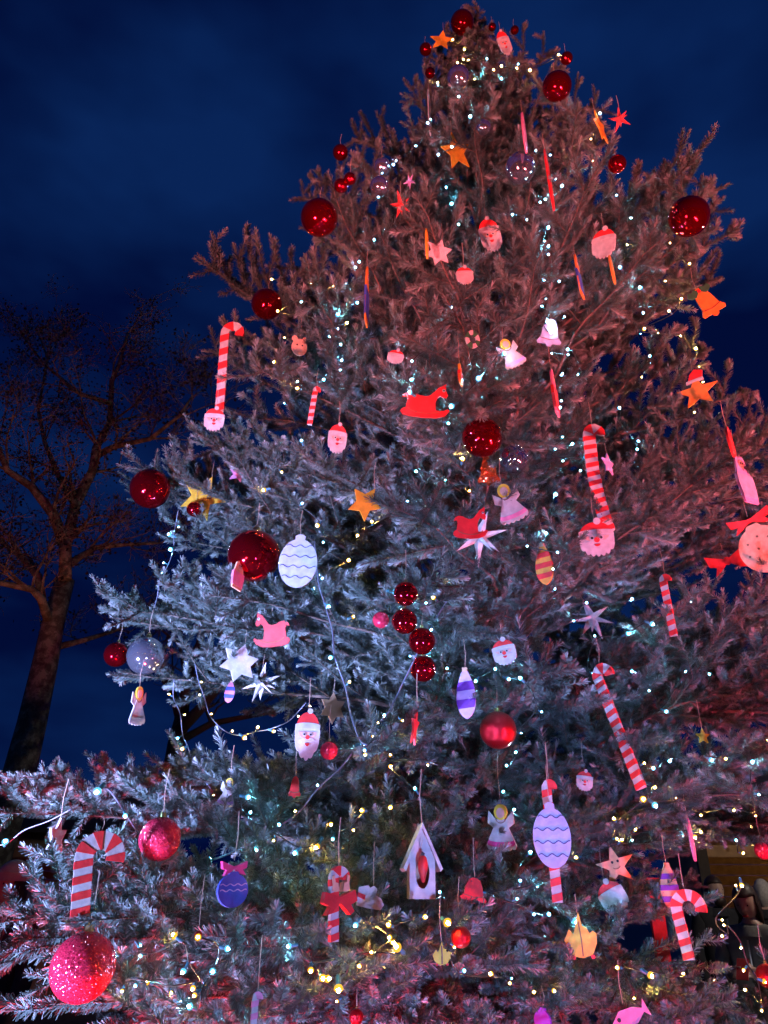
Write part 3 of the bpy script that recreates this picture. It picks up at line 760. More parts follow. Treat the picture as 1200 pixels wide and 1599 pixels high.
BOW = [(-0.06, 0.10), (-0.5, 0.42), (-0.46, -0.05), (-0.30, -0.14), (-0.40, -0.50), (-0.22, -0.34), (-0.05, -0.12), (0.05, -0.12), (0.24, -0.36), (0.46, -0.48), (0.32, -0.12), (0.48, -0.02), (0.5, 0.42), (0.06, 0.10)]
p = Plate('bow_plate', 1136, 876, 60, 38, 'red bow plate left of the dotted bauble at the right edge', 'bow', roll=-8)
p.part('bow', BOW, 'bright_red'); p.part('knot', arc(0, 0.0, 0.09, 0.16, 0, 345, 12), 'red', 1)
p = Plate('bauble_plate', 1188, 848, 70, 92, 'pale pink round bauble plate with dots under a red bow at the right edge', 'ornament', roll=-6)
p.part('plate', arc(0, -0.10, 0.5, 0.40, -250, 70, 36) + [(0.12, 0.34), (-0.12, 0.34)], 'peach')
p.part('bow', [(x*0.95, z*0.30+0.42) for x, z in BOW], 'bright_red', 1)
for x, z in ((-0.25, 0.05), (0.0, 0.12), (-0.32, -0.15), (-0.08, -0.08), (-0.15, -0.30), (0.15, -0.2), (0.2, 0.05)): p.dot('dot', x, z, 0.025, 'brown', 1)
p = Plate('bauble_plate', 364, 1380, 54, 66, 'round blue bauble plate with a pink bow in the lower left boughs', 'ornament', roll=2)
p.part('plate', arc(0, -0.14, 0.5, 0.36, -250, 70, 36) + [(0.14, 0.26), (-0.14, 0.26)], 'blue')
p.part('bow', [(x*0.85, z*0.34+0.34) for x, z in BOW], 'hot_pink', 1)
for z in (-0.02, -0.14): p.line('wavy_line', [(-0.44+0.88*j/24, z+0.02*math.sin(j*0.9)) for j in range(25)], 0.002, 'lilac', 1)
p = Plate('bauble_plate', 848, 1592, 32, 34, 'round purple bauble plate at the bottom edge right of the trunk', 'ornament')
p.part('plate', arc(0, -0.06, 0.5, 0.44, -250, 70, 30) + [(0.14, 0.46), (-0.14, 0.46)], 'purple')

BELL = [(-0.5, -0.36), (-0.46, -0.44), (-0.15, -0.44)] + arc(0, -0.44, 0.13, 0.10, 180, 360, 8) + [(0.15, -0.44), (0.46, -0.44), (0.5, -0.36), (0.36, -0.20), (0.30, 0.15), (0.20, 0.38), (0.07, 0.46), (-0.07, 0.46), (-0.20, 0.38), (-0.30, 0.15), (-0.36, -0.20)]
def bell(px, py, w, h, label, mk, holly=False, **k):
    p = Plate('bell_plate', px, py, w, h, label, 'bell', group='bell plates', **k)
    p.part('bell', BELL, mk); p.line('rim_line', [(-0.38, -0.24), (0, -0.30), (0.38, -0.24)], 0.002, 'brown', 1)
    if holly:
        for sx in (-1, 1): p.part('holly_leaf', [(0, 0.36), (sx*0.16, 0.48), (sx*0.26, 0.42), (sx*0.42, 0.46), (sx*0.50, 0.34), (sx*0.38, 0.26), (sx*0.22, 0.22)], 'green', 1)
        p.dot('berry', 0, 0.36, 0.07, 'bright_red', 2)
    return p
bell(1103, 470, 40, 48, 'orange bell plate with green holly at the upper right outline', 'orange', True, roll=-28)
bell(859, 518, 38, 42, 'pale blue bell plate wrapped by a light cable in the upper right', 'pale_blue', roll=10)
bell(461, 1228, 20, 32, 'small red bell plate under a pinkish lower left bough', 'bright_red')
bell(763, 733, 36, 46, 'copper glitter bell under the red crackled ball', 'glitter_copper', roll=0, q=0.4)
bell(740, 1389, 46, 36, 'bright red bell plate beside the trunk in the lower middle', 'bright_red', roll=6, q=0.3)

LEAF = [(0, -0.5), (0.30, -0.44), (0.47, -0.20), (0.50, 0.02), (0.40, 0.08), (0.30, 0.02), (0.22, 0.16), (0.10, 0.20), (0.04, 0.5), (-0.06, 0.30), (-0.12, 0.16), (-0.20, 0.02), (-0.32, 0.14), (-0.40, 0.02), (-0.50, -0.10), (-0.42, -0.32), (-0.26, -0.46)]
def leaf(px, py, w, h, label, **k):
    p = Plate('leaf_plate', px, py, w, h, label, 'ornament', group='yellow leaf plates', **k)
    p.part('leaf', LEAF, 'gold_yellow'); p.line('vein', [(0.0, 0.3), (0.02, -0.1), (0.0, -0.46)], 0.003, 'brown', 1)
    for sx in (-0.28, 0.30): p.dot('foot', sx, -0.48, 0.06, 'bright_red', 1)
    return p
leaf(906, 1460, 50, 62, 'yellow leaf plate with dark centre vein right of the trunk')
leaf(690, 1488, 28, 32, 'small yellow leaf plate left of the trunk near the bottom')

# plates seen almost edge on
def edge(px, py, w, h, label, mk, mk2=None, roll=0, yaw=80, kind='star', **k):
    p = Plate('edge_on_plate', px, py, w/0.5, h, label, 'ornament', yaw=yaw, tilt=0, roll=roll, group='plates turned edge on', **k)
    if kind == 'star': p.part('plate', star_poly(5, 0.5), mk)
    elif kind == 'figure':
        p.part('plate', arc(0, 0.36, 0.24, 0.14, 0, 180, 10) + [(-0.30, 0.20), (-0.42, -0.10), (-0.34, -0.5), (0.34, -0.5), (0.42, -0.10), (0.30, 0.20)], mk)
        p.part('coat', [(-0.40, 0.08), (0.40, 0.08), (0.42, -0.10), (0.36, -0.40), (-0.36, -0.40), (-0.42, -0.10)], mk2 or mk, 1)
        p.dot('face', 0, 0.30, 0.16, 'skin', 1); p.dot('eye', -0.05, 0.32, 0.03, 'black', 2); p.dot('eye', 0.06, 0.32, 0.03, 'black', 2)
    else: p.part('plate', arc(0, 0, 0.5, 0.5, 0, 345, 23), mk)
    return p
edge(573, 460, 16, 82, 'figure plate with blue coat turned edge on, upper left of the fir', 'orange', 'blue', kind='figure', roll=-2)
edge(904, 430, 15, 56, 'orange and blue figure plate turned edge on, upper right of the fir', 'orange', 'blue', kind='figure', roll=-10)
edge(866, 612, 17, 64, 'pale pink figure plate turned edge on, right of the middle', 'pink', 'red', kind='figure', roll=-8)
edge(819, 207, 11, 60, 'pink plate edge on above the large silver ball', 'pink', kind='oval', roll=3)
edge(671, 175, 10, 58, 'white plate edge on at the left side of the upper fir', 'white', kind='oval', roll=-4)
edge(858, 280, 10, 82, 'long thin red plate edge on right of the large silver ball', 'red', kind='oval', roll=-5)
edge(1141, 690, 14, 46, 'red oval plate edge on at the right below the star in the hat', 'wood_red', kind='oval', roll=-4)
edge(938, 199, 15, 40, 'orange star plate edge on at the upper right outline', 'yellow', roll=-18, yaw=66)
edge(1080, 1311, 12, 62, 'pink plate edge on in the lower right boughs', 'pink', kind='oval', roll=-10)
edge(1163, 748, 24, 74, 'lilac figure plate turned sideways near the right edge', 'lilac', 'pale_blue', kind='figure', roll=-6, yaw=60)
edge(956, 420, 10, 42, 'thin orange plate edge on below the plain bearded plate', 'orange', kind='oval', roll=-6)
edge(667, 380, 8, 44, 'thin golden plate edge on left of the six pointed pale star', 'yellow', kind='oval')
edge(719, 584, 12, 28, 'small golden figure plate in the middle above the horse', 'yellow', 'red', kind='figure', roll=-10)
edge(372, 898, 16, 44, 'small wooden figure plate left of the largest red ball', 'peach', 'pink', kind='figure', roll=3, yaw=50)
edge(950, 725, 16, 34, 'small lilac plate behind the tall bent cane', 'lilac', kind='star', yaw=60)

# small wreath and mitten
p = Plate('mitten_plate', 580, 1400, 44, 34, 'white mitten plate with red stripes in the lower middle', 'mitten', roll=10)
p.part('mitten', [(-0.45, -0.5), (0.0, -0.5), (0.42, -0.44), (0.5, -0.2), (0.36, 0.02), (0.16, 0.10), (0.16, 0.36), (0.02, 0.46), (-0.10, 0.34), (-0.18, 0.42), (-0.5, 0.25)], 'white')
p.part('stripe', [(-0.48, -0.14), (-0.20, -0.20), (-0.20, 0.0), (-0.49, 0.04)], 'bright_red', 1)
p = Plate('fish_plate', 985, 1588, 60, 40, 'pink fish plate at the bottom edge on the right', 'ornament', roll=-30)
p.part('fish', [(-0.5, 0.1), (-0.2, 0.34), (0.15, 0.25), (0.38, 0.05), (0.5, 0.3), (0.5, -0.3), (0.38, -0.08), (0.1, -0.28), (-0.25, -0.26)], 'pink'); p.dot('eye', -0.3, 0.1, 0.05, 'black', 1)
p = Plate('bear_plate', 468, 540, 28, 30, 'small pale bear head plate in the left boughs', 'ornament', roll=-5, q=0.3)
p.part('head', arc(0, -0.08, 0.44, 0.42, 0, 345, 20), 'peach')
for sx in (-0.3, 0.3): p.dot('ear', sx, 0.32, 0.16, 'peach', 1); p.dot('eye', sx*0.5, 0.02, 0.05, 'black', 1)
p = Plate('wreath_plate', 738, 530, 26, 26, 'small green and white ring wreath in the upper middle', 'wreath', q=0.3)
for i in range(8):
    a0 = i*45; p.part('segment', arc(0, 0, 0.5, 0.5, a0, a0+45, 5) + arc(0, 0, 0.26, 0.26, a0+45, a0, 5), 'green' if i % 2 else 'white', 0)

# birdhouse with a red pendant
d_ = front_depth(660, 1345, 54, 100, 0.0); c_ = at_d(660, 1352, d_); k_ = d_/F_PX
e = empty('birdhouse', c_, Quaternion((0,0,1), R(6))); tag(e, 'small pale wooden birdhouse with steep roof in the lower middle', 'birdhouse')
w_, h_, dd_ = 20*k_, 46*k_, 0.05
front = [(-w_, -h_), (w_, -h_), (w_, 10*k_), (0, 52*k_), (-w_, 10*k_)]
hole = arc(0, -10*k_, 11*k_, 22*k_, 0, 345, 23)
bm = bmesh.new()
for y in (0.0, 0.006):
    a = [bm.verts.new((x, y, z)) for x, z in front]; b = [bm.verts.new((x, y, z)) for x, z in hole]
    ed = [bm.edges.new((a[i], a[(i+1)%len(a)])) for i in range(len(a))] + [bm.edges.new((b[i], b[(i+1)%len(b)])) for i in range(len(b))]
    bmesh.ops.triangle_fill(bm, use_beauty=True, edges=ed)
    if y == 0.0: a0_, b0_ = a, b
for A_, B_ in ((a0_, a), (b0_, b)):
    for i in range(len(A_)): bm.faces.new((A_[i], A_[(i+1)%len(A_)], B_[(i+1)%len(A_)], B_[i]))
bmesh.ops.recalc_face_normals(bm, faces=bm.faces[:])
me = bpy.data.meshes.new('front_panel'); bm.to_mesh(me); bm.free(); me.materials.append(M['white']); link('front_panel', me, e)
MB().add(box(-w_, -w_+0.006, 0.007, dd_, -h_, 9*k_)).build('side_panel', M['wood'], e)
MB().add(box(w_-0.006, w_, 0.007, dd_, -h_, 9*k_)).build('side_panel', M['wood'], e)
MB().add(prism(front, dd_+0.001, dd_+0.006)).build('back_panel', M['wood'], e)
for sx in (-1, 1):
    MB().add(prism([(0, 54*k_), (0, 62*k_), (sx*31*k_, -4*k_), (sx*27*k_, -8*k_)], -0.014, dd_+0.016)).build('roof_panel', M['white'], e)
thread(e, 60*k_, 0.14)
e2 = empty('pendant', c_ + Vector((0, -0.02, 2*k_))); tag(e2, 'small red pendant bulb hanging in the birdhouse opening', 'ornament')
MB().add(lathe([(0.0001, -26*k_), (2*k_, -25*k_), (7*k_, -10*k_), (8*k_, 0), (6*k_, 9*k_), (3*k_, 12*k_)], 14)).build('pendant_body', M['bright_red'], e2, True)
MB().add(lathe([(3.2*k_, 11*k_), (3.2*k_, 16*k_), (0.0001, 16*k_)], 10)).build('cap', M['steel'], e2, True)
thread(e2, 16*k_, 0.03)
# ------------------------------------------------------------------ fairy lights
def bulb_mesh(mk, sk):
    """an LED: a hot lens on top of a cup added as its coloured halo and a socket"""
    m = MB()
    m.add(lathe([(0.0001, 0.0062), (0.0018, 0.0056), (0.0027, 0.0036), (0.0027, 0.0012)], 8), 0)
    m.add(lathe([(0.0026, 0.0014), (0.0062, 0.0020), (0.0074, 0.0005), (0.0060, -0.0030), (0.0034, -0.0050)], 9), 2)
    m.add(lathe([(0.0034, -0.004), (0.0040, -0.007), (0.0040, -0.018), (0.0025, -0.021), (0.0001, -0.021)], 8), 1)
    return mesh('bulb', m.v, m.f, [M[mk], M['socket'], M[sk]], True, m.mi)
BULB = {'c': bulb_mesh('bulb_cool', 'halo_cool'), 'w': bulb_mesh('bulb_warm', 'halo_warm')}
rl = random.Random(5)
def light_string(label, pts, kinds, wire='wire', wrad=0.0022, spread=0.014):
    """pts: world points of the cable; kinds: per point 'c', 'w' or '-' for no bulb"""
    e = empty('fairy_light_string', pts[0]); tag(e, label, 'string lights', 'fairy light strings on the fir')
    # smooth cable
    P = [p - pts[0] for p in pts]; sm = []
    for i in range(len(P)-1):
        a, b, c, d = P[max(i-1, 0)], P[i], P[i+1], P[min(i+2, len(P)-1)]
        for j in range(4):
            t = j/4; sm.append(0.5*((2*b) + (c-a)*t + (2*a-5*b+4*c-d)*t*t + (3*b-a-3*c+d)*t**3))
    sm.append(P[-1])
    MB().add(tube(sm, wrad, 5)).build('cable', M[wire], e, True)
    for p, k in zip(P, kinds):
        if k == '-': continue
        d = Vector((rl.uniform(-1, 1), rl.uniform(-1.2, 0.1), rl.uniform(-1, 0.6))).normalized()
        o = link('bulb', BULB[k], e); o.rotation_mode = 'QUATERNION'
        o.rotation_quaternion = d.to_track_quat('Z', 'Y'); o.location = p + d*0.02; sz = rl.choice((0.55, 0.6, 0.7, 0.75, 0.9, 1.0, 1.1, 1.45)); o.scale = (sz, sz, sz)
    return e
def px_string(label, way, kind, gap=24, wire='wire', wrad=0.002, jit=10, q=0.03, free=None, skip=0.0, maxjump=0.35):
    """a string laid over the foliage along a pixel path; free: fixed depth where it hangs in the air"""
    pts, kinds = [], []
    for (x0, y0), (x1, y1) in zip(way, way[1:]):
        n = max(1, int(math.hypot(x1-x0, y1-y0)/gap/1.12))
        for i in range(n):
            t = (i + rl.uniform(-0.25, 0.25))/n
            x, y = x0+(x1-x0)*t + rl.gauss(0, jit), y0+(y1-y0)*t + rl.gauss(0, jit*0.6)
            if free: d = free
            else:
                h = [hit(x+a, y+b) for a, b in ((0,0), (3,0), (-3,0), (0,4), (0,-4))]; h = sorted(k for k in h if k)
                d = (h[0] if h else surf_depth(x, y)) - q
            if pts:
                last = (CM.transposed() @ (pts[-1]-CAM)).z*-1
                if not free: d = max(last-maxjump, min(last+maxjump, d))
            pts.append(at_d(x, y, d)); k = kind if kind in 'cw' else rl.choice(kind)
            kinds.append('-' if rl.random() < skip else k)
    return light_string(label, pts, kinds, wire, wrad)
px_string('warm fairy lights wound round the treetop', [(735, 40), (700, 60), (760, 80), (690, 95), (790, 110), (830, 100), (845, 82), (780, 125), (700, 130), (760, 150)], 'wwwc', 22)
px_string('cool fairy lights falling down the upper left side of the fir', [(668, 150), (660, 190), (655, 240), (610, 260), (598, 300), (600, 350), (570, 400), (540, 470), (510, 560), (530, 575), (470, 600), (450, 640)], 'c', 20)
px_string('cool fairy lights falling through the upper middle of the fir', [(720, 150), (715, 220), (705, 260), (708, 320), (700, 400), (720, 440), (690, 480), (660, 560), (640, 620), (600, 660)], 'c', 26)
px_string('dense cool fairy lights down the right of centre', [(840, 240), (850, 310), (815, 350), (850, 380), (865, 410), (862, 440), (850, 470), (880, 500), (840, 530), (870, 545), (905, 560), (880, 600), (860, 640), (890, 680), (870, 710), (910, 720), (895, 760)], 'c', 14, jit=13)
px_string('cool fairy lights near the right outline of the upper fir', [(940, 180), (920, 220), (950, 280), (960, 320), (975, 355), (980, 420), (1000, 480), (990, 560), (995, 600), (960, 640), (985, 690), (1040, 720)], 'ccw', 26)
px_string('warm fairy lights in the upper right bough', [(1062, 372), (1050, 388), (1075, 425), (1045, 440), (1060, 470), (1010, 505), (1080, 545), (1090, 575), (1080, 640), (1070, 680)], 'w', 22)
px_string('warm fairy lights in the left boughs', [(440, 440), (510, 445), (450, 490), (540, 500), (460, 525), (440, 560), (480, 610), (455, 640), (480, 700), (430, 760), (500, 830), (550, 880)], 'wwc', 30)
px_string('cool fairy lights through the middle of the fir', [(760, 560), (720, 640), (690, 650), (720, 720), (750, 770), (640, 740), (610, 780), (560, 840), (480, 930), (530, 960), (600, 930), (690, 950), (740, 1000)], 'ccw', 34)
px_string('cool fairy lights in the right middle of the fir', [(870, 770), (850, 830), (820, 860), (890, 880), (860, 930), (905, 960), (1020, 920), (1080, 945), (1005, 975), (930, 1000), (905, 1050), (980, 1040), (1030, 1110), (1110, 1040), (1140, 1060)], 'c', 32)
px_string('cool fairy lights in the lower middle by the trunk', [(640, 1010), (700, 1040), (820, 1060), (830, 1110), (790, 1200), (800, 1260), (830, 1300), (810, 1340), (815, 1365), (840, 1380), (760, 1400), (900, 1440), (880, 1500)], 'c', 27)
px_string('mixed fairy lights in the lower right boughs', [(1000, 1195), (1140, 1175), (1190, 1150), (1160, 1230), (1165, 1265), (1090, 1270), (1010, 1230), (960, 1310), (915, 1335), (1040, 1300), (1150, 1305), (1155, 1335), (1150, 1372)], 'cww', 26)
px_string('warm fairy lights hanging before the market hut', [(1150, 1372), (1140, 1395), (1125, 1425), (1137, 1465), (1150, 1440), (1190, 1560), (1080, 1530), (980, 1520), (1040, 1570)], 'w', 26)
px_string('warm fairy lights in the lower middle boughs', [(545, 1390), (550, 1440), (595, 1465), (615, 1485), (500, 1500), (465, 1475), (520, 1560), (640, 1420), (690, 1400), (700, 1470), (720, 1520), (860, 1540), (780, 1560)], 'wwc', 28)
px_string('warm fairy lights in the lower left boughs', [(375, 1245), (420, 1300), (470, 1325), (510, 1310), (480, 1280), (560, 1290), (640, 1240), (600, 1200), (660, 1190), (560, 1150), (610, 1120), (640, 1070)], 'wwc', 28)
px_string('fairy lights in the bottom left red lit boughs', [(210, 1470), (240, 1490), (280, 1480), (330, 1530), (190, 1540), (240, 1550), (300, 1570), (350, 1490), (300, 1420)], 'wwc', 28)
# strings whose pale cable shows
def wire_string(label, way, kinds, depth0, depth1, wrad=0.0035, n=3):
    pts, ks = [], []
    for i, (x, y) in enumerate(way):
        t = i/(len(way)-1); pts.append(at_d(x + rl.gauss(0, 2.5), y + rl.gauss(0, 2.5), depth0+(depth1-depth0)*t + rl.gauss(0, 0.012))); ks.append(kinds[i % len(kinds)])
    return light_string(label, pts, ks, 'wire_pale', wrad)
def fd(x, y): return front_depth(x, y, 20, 20, 0.05, 0.05)
wire_string('pale light cable sweeping down the lower middle to the left', [(700, 930), (665, 990), (632, 1068), (610, 1105), (588, 1135), (560, 1165), (530, 1200), (500, 1232), (470, 1262), (440, 1285), (400, 1312), (360, 1335), (320, 1348), (280, 1350), (245, 1338), (218, 1308), (195, 1268), (170, 1240), (158, 1222)], ['-', 'c', '-', 'c', 'w', 'c', '-', 'c', 'w', 'c', 'c'], min(fd(660, 1000), fd(632, 1068)), min(fd(200, 1300), fd(320, 1340)), 0.0026)
wire_string('pale light cable hanging from the pale oval plate to the lower middle', [(490, 845), (495, 905), (508, 945), (520, 985), (528, 1020), (537, 1070), (548, 1110), (562, 1150), (572, 1165)], ['-', 'c', 'c', '-', 'c', 'w', '-'], min(fd(500, 900), fd(520, 985)), min(fd(560, 1150), fd(540, 1100)), 0.0026)
wire_string('light cable hanging in the gap under the left red ball', [(281, 795), (277, 815), (272, 838), (267, 858), (262, 880), (254, 905), (247, 930), (240, 945)], ['-', 'c', 'c', 'c', 'c', 'c', '-'], 3.35, 3.15, 0.0021)
wire_string('light cable drooping in the open gap at lower left', [(306, 1035), (311, 1062), (318, 1090), (330, 1115), (342, 1132), (358, 1145), (378, 1149), (400, 1142), (420, 1138), (445, 1128), (462, 1115), (476, 1095)], ['-', 'w', 'w', 'w', '-', 'w', 'w', 'w', 'w'], 3.1, 2.9, 0.0021)
wire_string('light cable falling from the left bough to the lower bough', [(271, 1065), (273, 1090), (280, 1115), (288, 1145), (292, 1170), (302, 1195), (315, 1215), (332, 1235)], ['-', 'w', 'w', 'c', 'w', 'w'], 3.05, 2.75, 0.0021)
wire_string('light cable hanging under the lower left bough beside the star', [(97, 1330), (96, 1350), (95, 1375), (93, 1400), (90, 1415)], ['-', '-', 'c', '-'], 2.35, 2.3, 0.0021)
wire_string('cool fairy lights at the left edge bough', [(-20, 1318), (8, 1322), (40, 1300), (75, 1280), (110, 1262)], ['-', 'c', '-', '-'], 2.35, 2.35, 0.0021)
# ------------------------------------------------------------------ bare trees behind
def plane_bark():
    m = bpy.data.materials.new('mottled plane bark'); m.use_nodes = True
    n, l = m.node_tree.nodes, m.node_tree.links; b = n['Principled BSDF']
    tc = n.new('ShaderNodeTexCoord'); vo = n.new('ShaderNodeTexNoise'); vo.inputs['Scale'].default_value = 7; vo.inputs['Detail'].default_value = 6; vo.inputs['Roughness'].default_value = 0.65
    rp = n.new('ShaderNodeValToRGB'); rp.color_ramp.interpolation = 'CONSTANT'; e = rp.color_ramp.elements
    e[0].position = 0; e[0].color = (0.10, 0.085, 0.055, 1); e[1].position = 0.46; e[1].color = (0.17, 0.16, 0.10, 1); k = e.new(0.54); k.color = (0.30, 0.28, 0.19, 1)
    bp = n.new('ShaderNodeBump'); bp.inputs['Strength'].default_value = 0.6; bp.inputs['Distance'].default_value = 0.02
    l.new(tc.outputs['Object'], vo.inputs['Vector']); l.new(vo.outputs['Fac'], rp.inputs[0]); l.new(rp.outputs[0], b.inputs['Base Color'])
    l.new(vo.outputs['Fac'], bp.inputs['Height']); l.new(bp.outputs[0], b.inputs['Normal']); b.inputs['Roughness'].default_value = 0.85; return m
M['plane_bark'] = plane_bark()
M['dark_bark'] = mat('dark bark', (0.045, 0.038, 0.032), 0.9, var=0.4, vscale=12, bump=0.5)
M['dry_leaf'] = mat('dry brown leaves', (0.022, 0.016, 0.013), 0.9, var=0.5, vscale=3)
rt = random.Random(3)
def wood_tree(name, label, base, trunk, limbs, bark, twig_n, leaf_n, spread, leaf=0.055, depth=3):
    """trunk and limbs: lists of (points, r0, r1) in world space"""
    e = empty(name, base); tag(e, label, 'tree')
    tm = MB(); wm = MB(); ends = []
    v, f = tube([p-base for p in trunk[0]], [trunk[1]+(trunk[2]-trunk[1])*i/(len(trunk[0])-1) for i in range(len(trunk[0]))], 12); tm.add((v, f))
    tm.build('trunk', bark, e, True)
    def grow(p, d, ln, r, lv):
        pts = [p]; q = p.copy(); dd = d.copy(); k = 5
        for i in range(k):
            dd = (dd + Vector((rt.gauss(0, .22), rt.gauss(0, .22), rt.gauss(0.05, .18)))).normalized(); q = q + dd*ln/k; pts.append(q.copy())
        wm.add(tube([a-base for a in pts], [max(0.0035, r*(1-0.72*i/k)) for i in range(k+1)], 5 if lv > 1 else 3, False))
        ends.extend(pts[2:])
        if lv > 0:
            for i in range(twig_n):
                j = rt.randint(1, k); a = pts[j]; ax = (pts[j]-pts[j-1]).normalized()
                nd = (ax*0.75 + Vector((rt.gauss(0, .6), rt.gauss(0, .6), rt.gauss(0.1, .5)))).normalized()
                grow(a, nd, ln*rt.uniform(0.45, 0.75), r*0.45, lv-1)
    for n_, (pts, r0, r1) in enumerate(limbs):
        k = len(pts); lm = MB().add(tube([p-base for p in pts], [r0+(r1-r0)*i/(k-1) for i in range(k)], 8))
        lm.build('limb', bark, e, True)
        for i in range(1, k):
            for _ in range(2 if i < k-1 else 3):
                ax = (pts[i]-pts[i-1]).normalized()
                nd = (ax*0.7 + Vector((rt.gauss(0, .6), rt.gauss(0, .5), rt.gauss(0.2, .5)))).normalized()
                rr = r0+(r1-r0)*i/(k-1)
                grow(pts[i], nd, spread*rt.uniform(0.6, 1.1), max(0.012, rr*0.45), depth-1)
    tw = wm.build('twigs', bark, e); tw['kind'] = 'stuff'
    if leaf_n:
        rg = np.random.default_rng(9); E = np.array([tuple(p-base) for p in ends]); c = E[rg.integers(0, len(E), leaf_n)] + rg.normal(0, 0.09, (leaf_n, 3))
        a = rg.normal(0, 1, (leaf_n, 3)); a /= np.linalg.norm(a, axis=1)[:, None]; b = rg.normal(0, 1, (leaf_n, 3)); b -= a*(a*b).sum(1)[:, None]; b /= np.linalg.norm(b, axis=1)[:, None]
        s_ = (leaf*rg.uniform(0.5, 1.2, leaf_n))[:, None]
        V = np.stack([c-a*s_*0.6, c+b*s_*0.45-a*s_*0.1, c+a*s_*0.6, c-b*s_*0.45-a*s_*0.1], 1).reshape(-1, 3)
        lo = link('crown', fast_mesh('crown', V, np.arange(leaf_n*4).reshape(-1, 4), [M['dry_leaf']]), e); lo['kind'] = 'stuff'
    return e
def pxl(pts, Y, dy=0.0): return [at_y(x, y, Y + dy*i/(len(pts)-1) + rt.uniform(-.15, .15)) for i, (x, y) in enumerate(pts)]
Yp = 11.0
b0 = at_y(30, 1210, Yp); base = Vector((b0.x-0.25, Yp, 0))
trk = [base] + pxl([(30, 1210), (50, 1130), (70, 1040), (83, 975), (102, 905)], Yp)
lims = []
for pts, r0, r1, dy in (
    ([(102, 905), (103, 850), (118, 790), (145, 735), (150, 700), (172, 660), (175, 595), (186, 570), (200, 520)], 0.13, 0.04, 0.4),
    ([(80, 980), (65, 935), (50, 920), (0, 910), (-60, 890)], 0.10, 0.04, -1.2),
    ([(65, 935), (60, 900), (35, 870), (10, 852), (-40, 800)], 0.10, 0.04, 0.8),
    ([(100, 850), (85, 805), (50, 760), (12, 735), (-2, 700), (-30, 640)], 0.12, 0.04, -0.9),
    ([(110, 880), (125, 870), (150, 855), (200, 850), (250, 848)], 0.09, 0.03, 0.9),
    ([(155, 710), (180, 697), (235, 685), (280, 650), (300, 620)], 0.08, 0.025, -0.8),
    ([(175, 630), (125, 615), (95, 590), (70, 570), (40, 530)], 0.06, 0.02, 1.0),
    ([(118, 790), (90, 740), (70, 690), (60, 640), (75, 560), (60, 520)], 0.07, 0.02, 1.4),
    ([(90, 1010), (130, 1000), (180, 985), (230, 960)], 0.07, 0.02, 1.2)):
    lims.append((pxl(pts, Yp, dy), r0*0.8, r1*0.7))
wood_tree('plane_tree', 'big bare plane tree with mottled trunk at the left', base, (trk, 0.24, 0.15), lims, M['plane_bark'], 4, 6000, 1.0, depth=4)
Yd = 9.0
b0 = at_y(268, 1215, Yd); base = Vector((b0.x, Yd, 0))
trk = [base, at_y(268, 1215, Yd), at_y(276, 1160, Yd), at_y(285, 1120, Yd)]
lims = [(pxl(p_, Yd, dy), r0, 0.02) for p_, r0, dy in (
    ([(285, 1120), (290, 1070), (305, 1020), (330, 960), (345, 900)], 0.08, 0.3), ([(280, 1140), (310, 1110), (340, 1075), (380, 1045), (420, 1030)], 0.08, -0.4),
    ([(283, 1130), (270, 1080), (250, 1040), (235, 1000)], 0.06, 0.5), ([(290, 1075), (330, 1050), (350, 1020), (372, 975)], 0.05, 0.6), ([(276, 1160), (330, 1130), (380, 1120), (440, 1110)], 0.05, 0.2))]
wood_tree('bare_tree', 'dark leafless tree seen through the gap in the left boughs', base, (trk, 0.13, 0.09), lims, M['dark_bark'], 3, 0, 0.8)

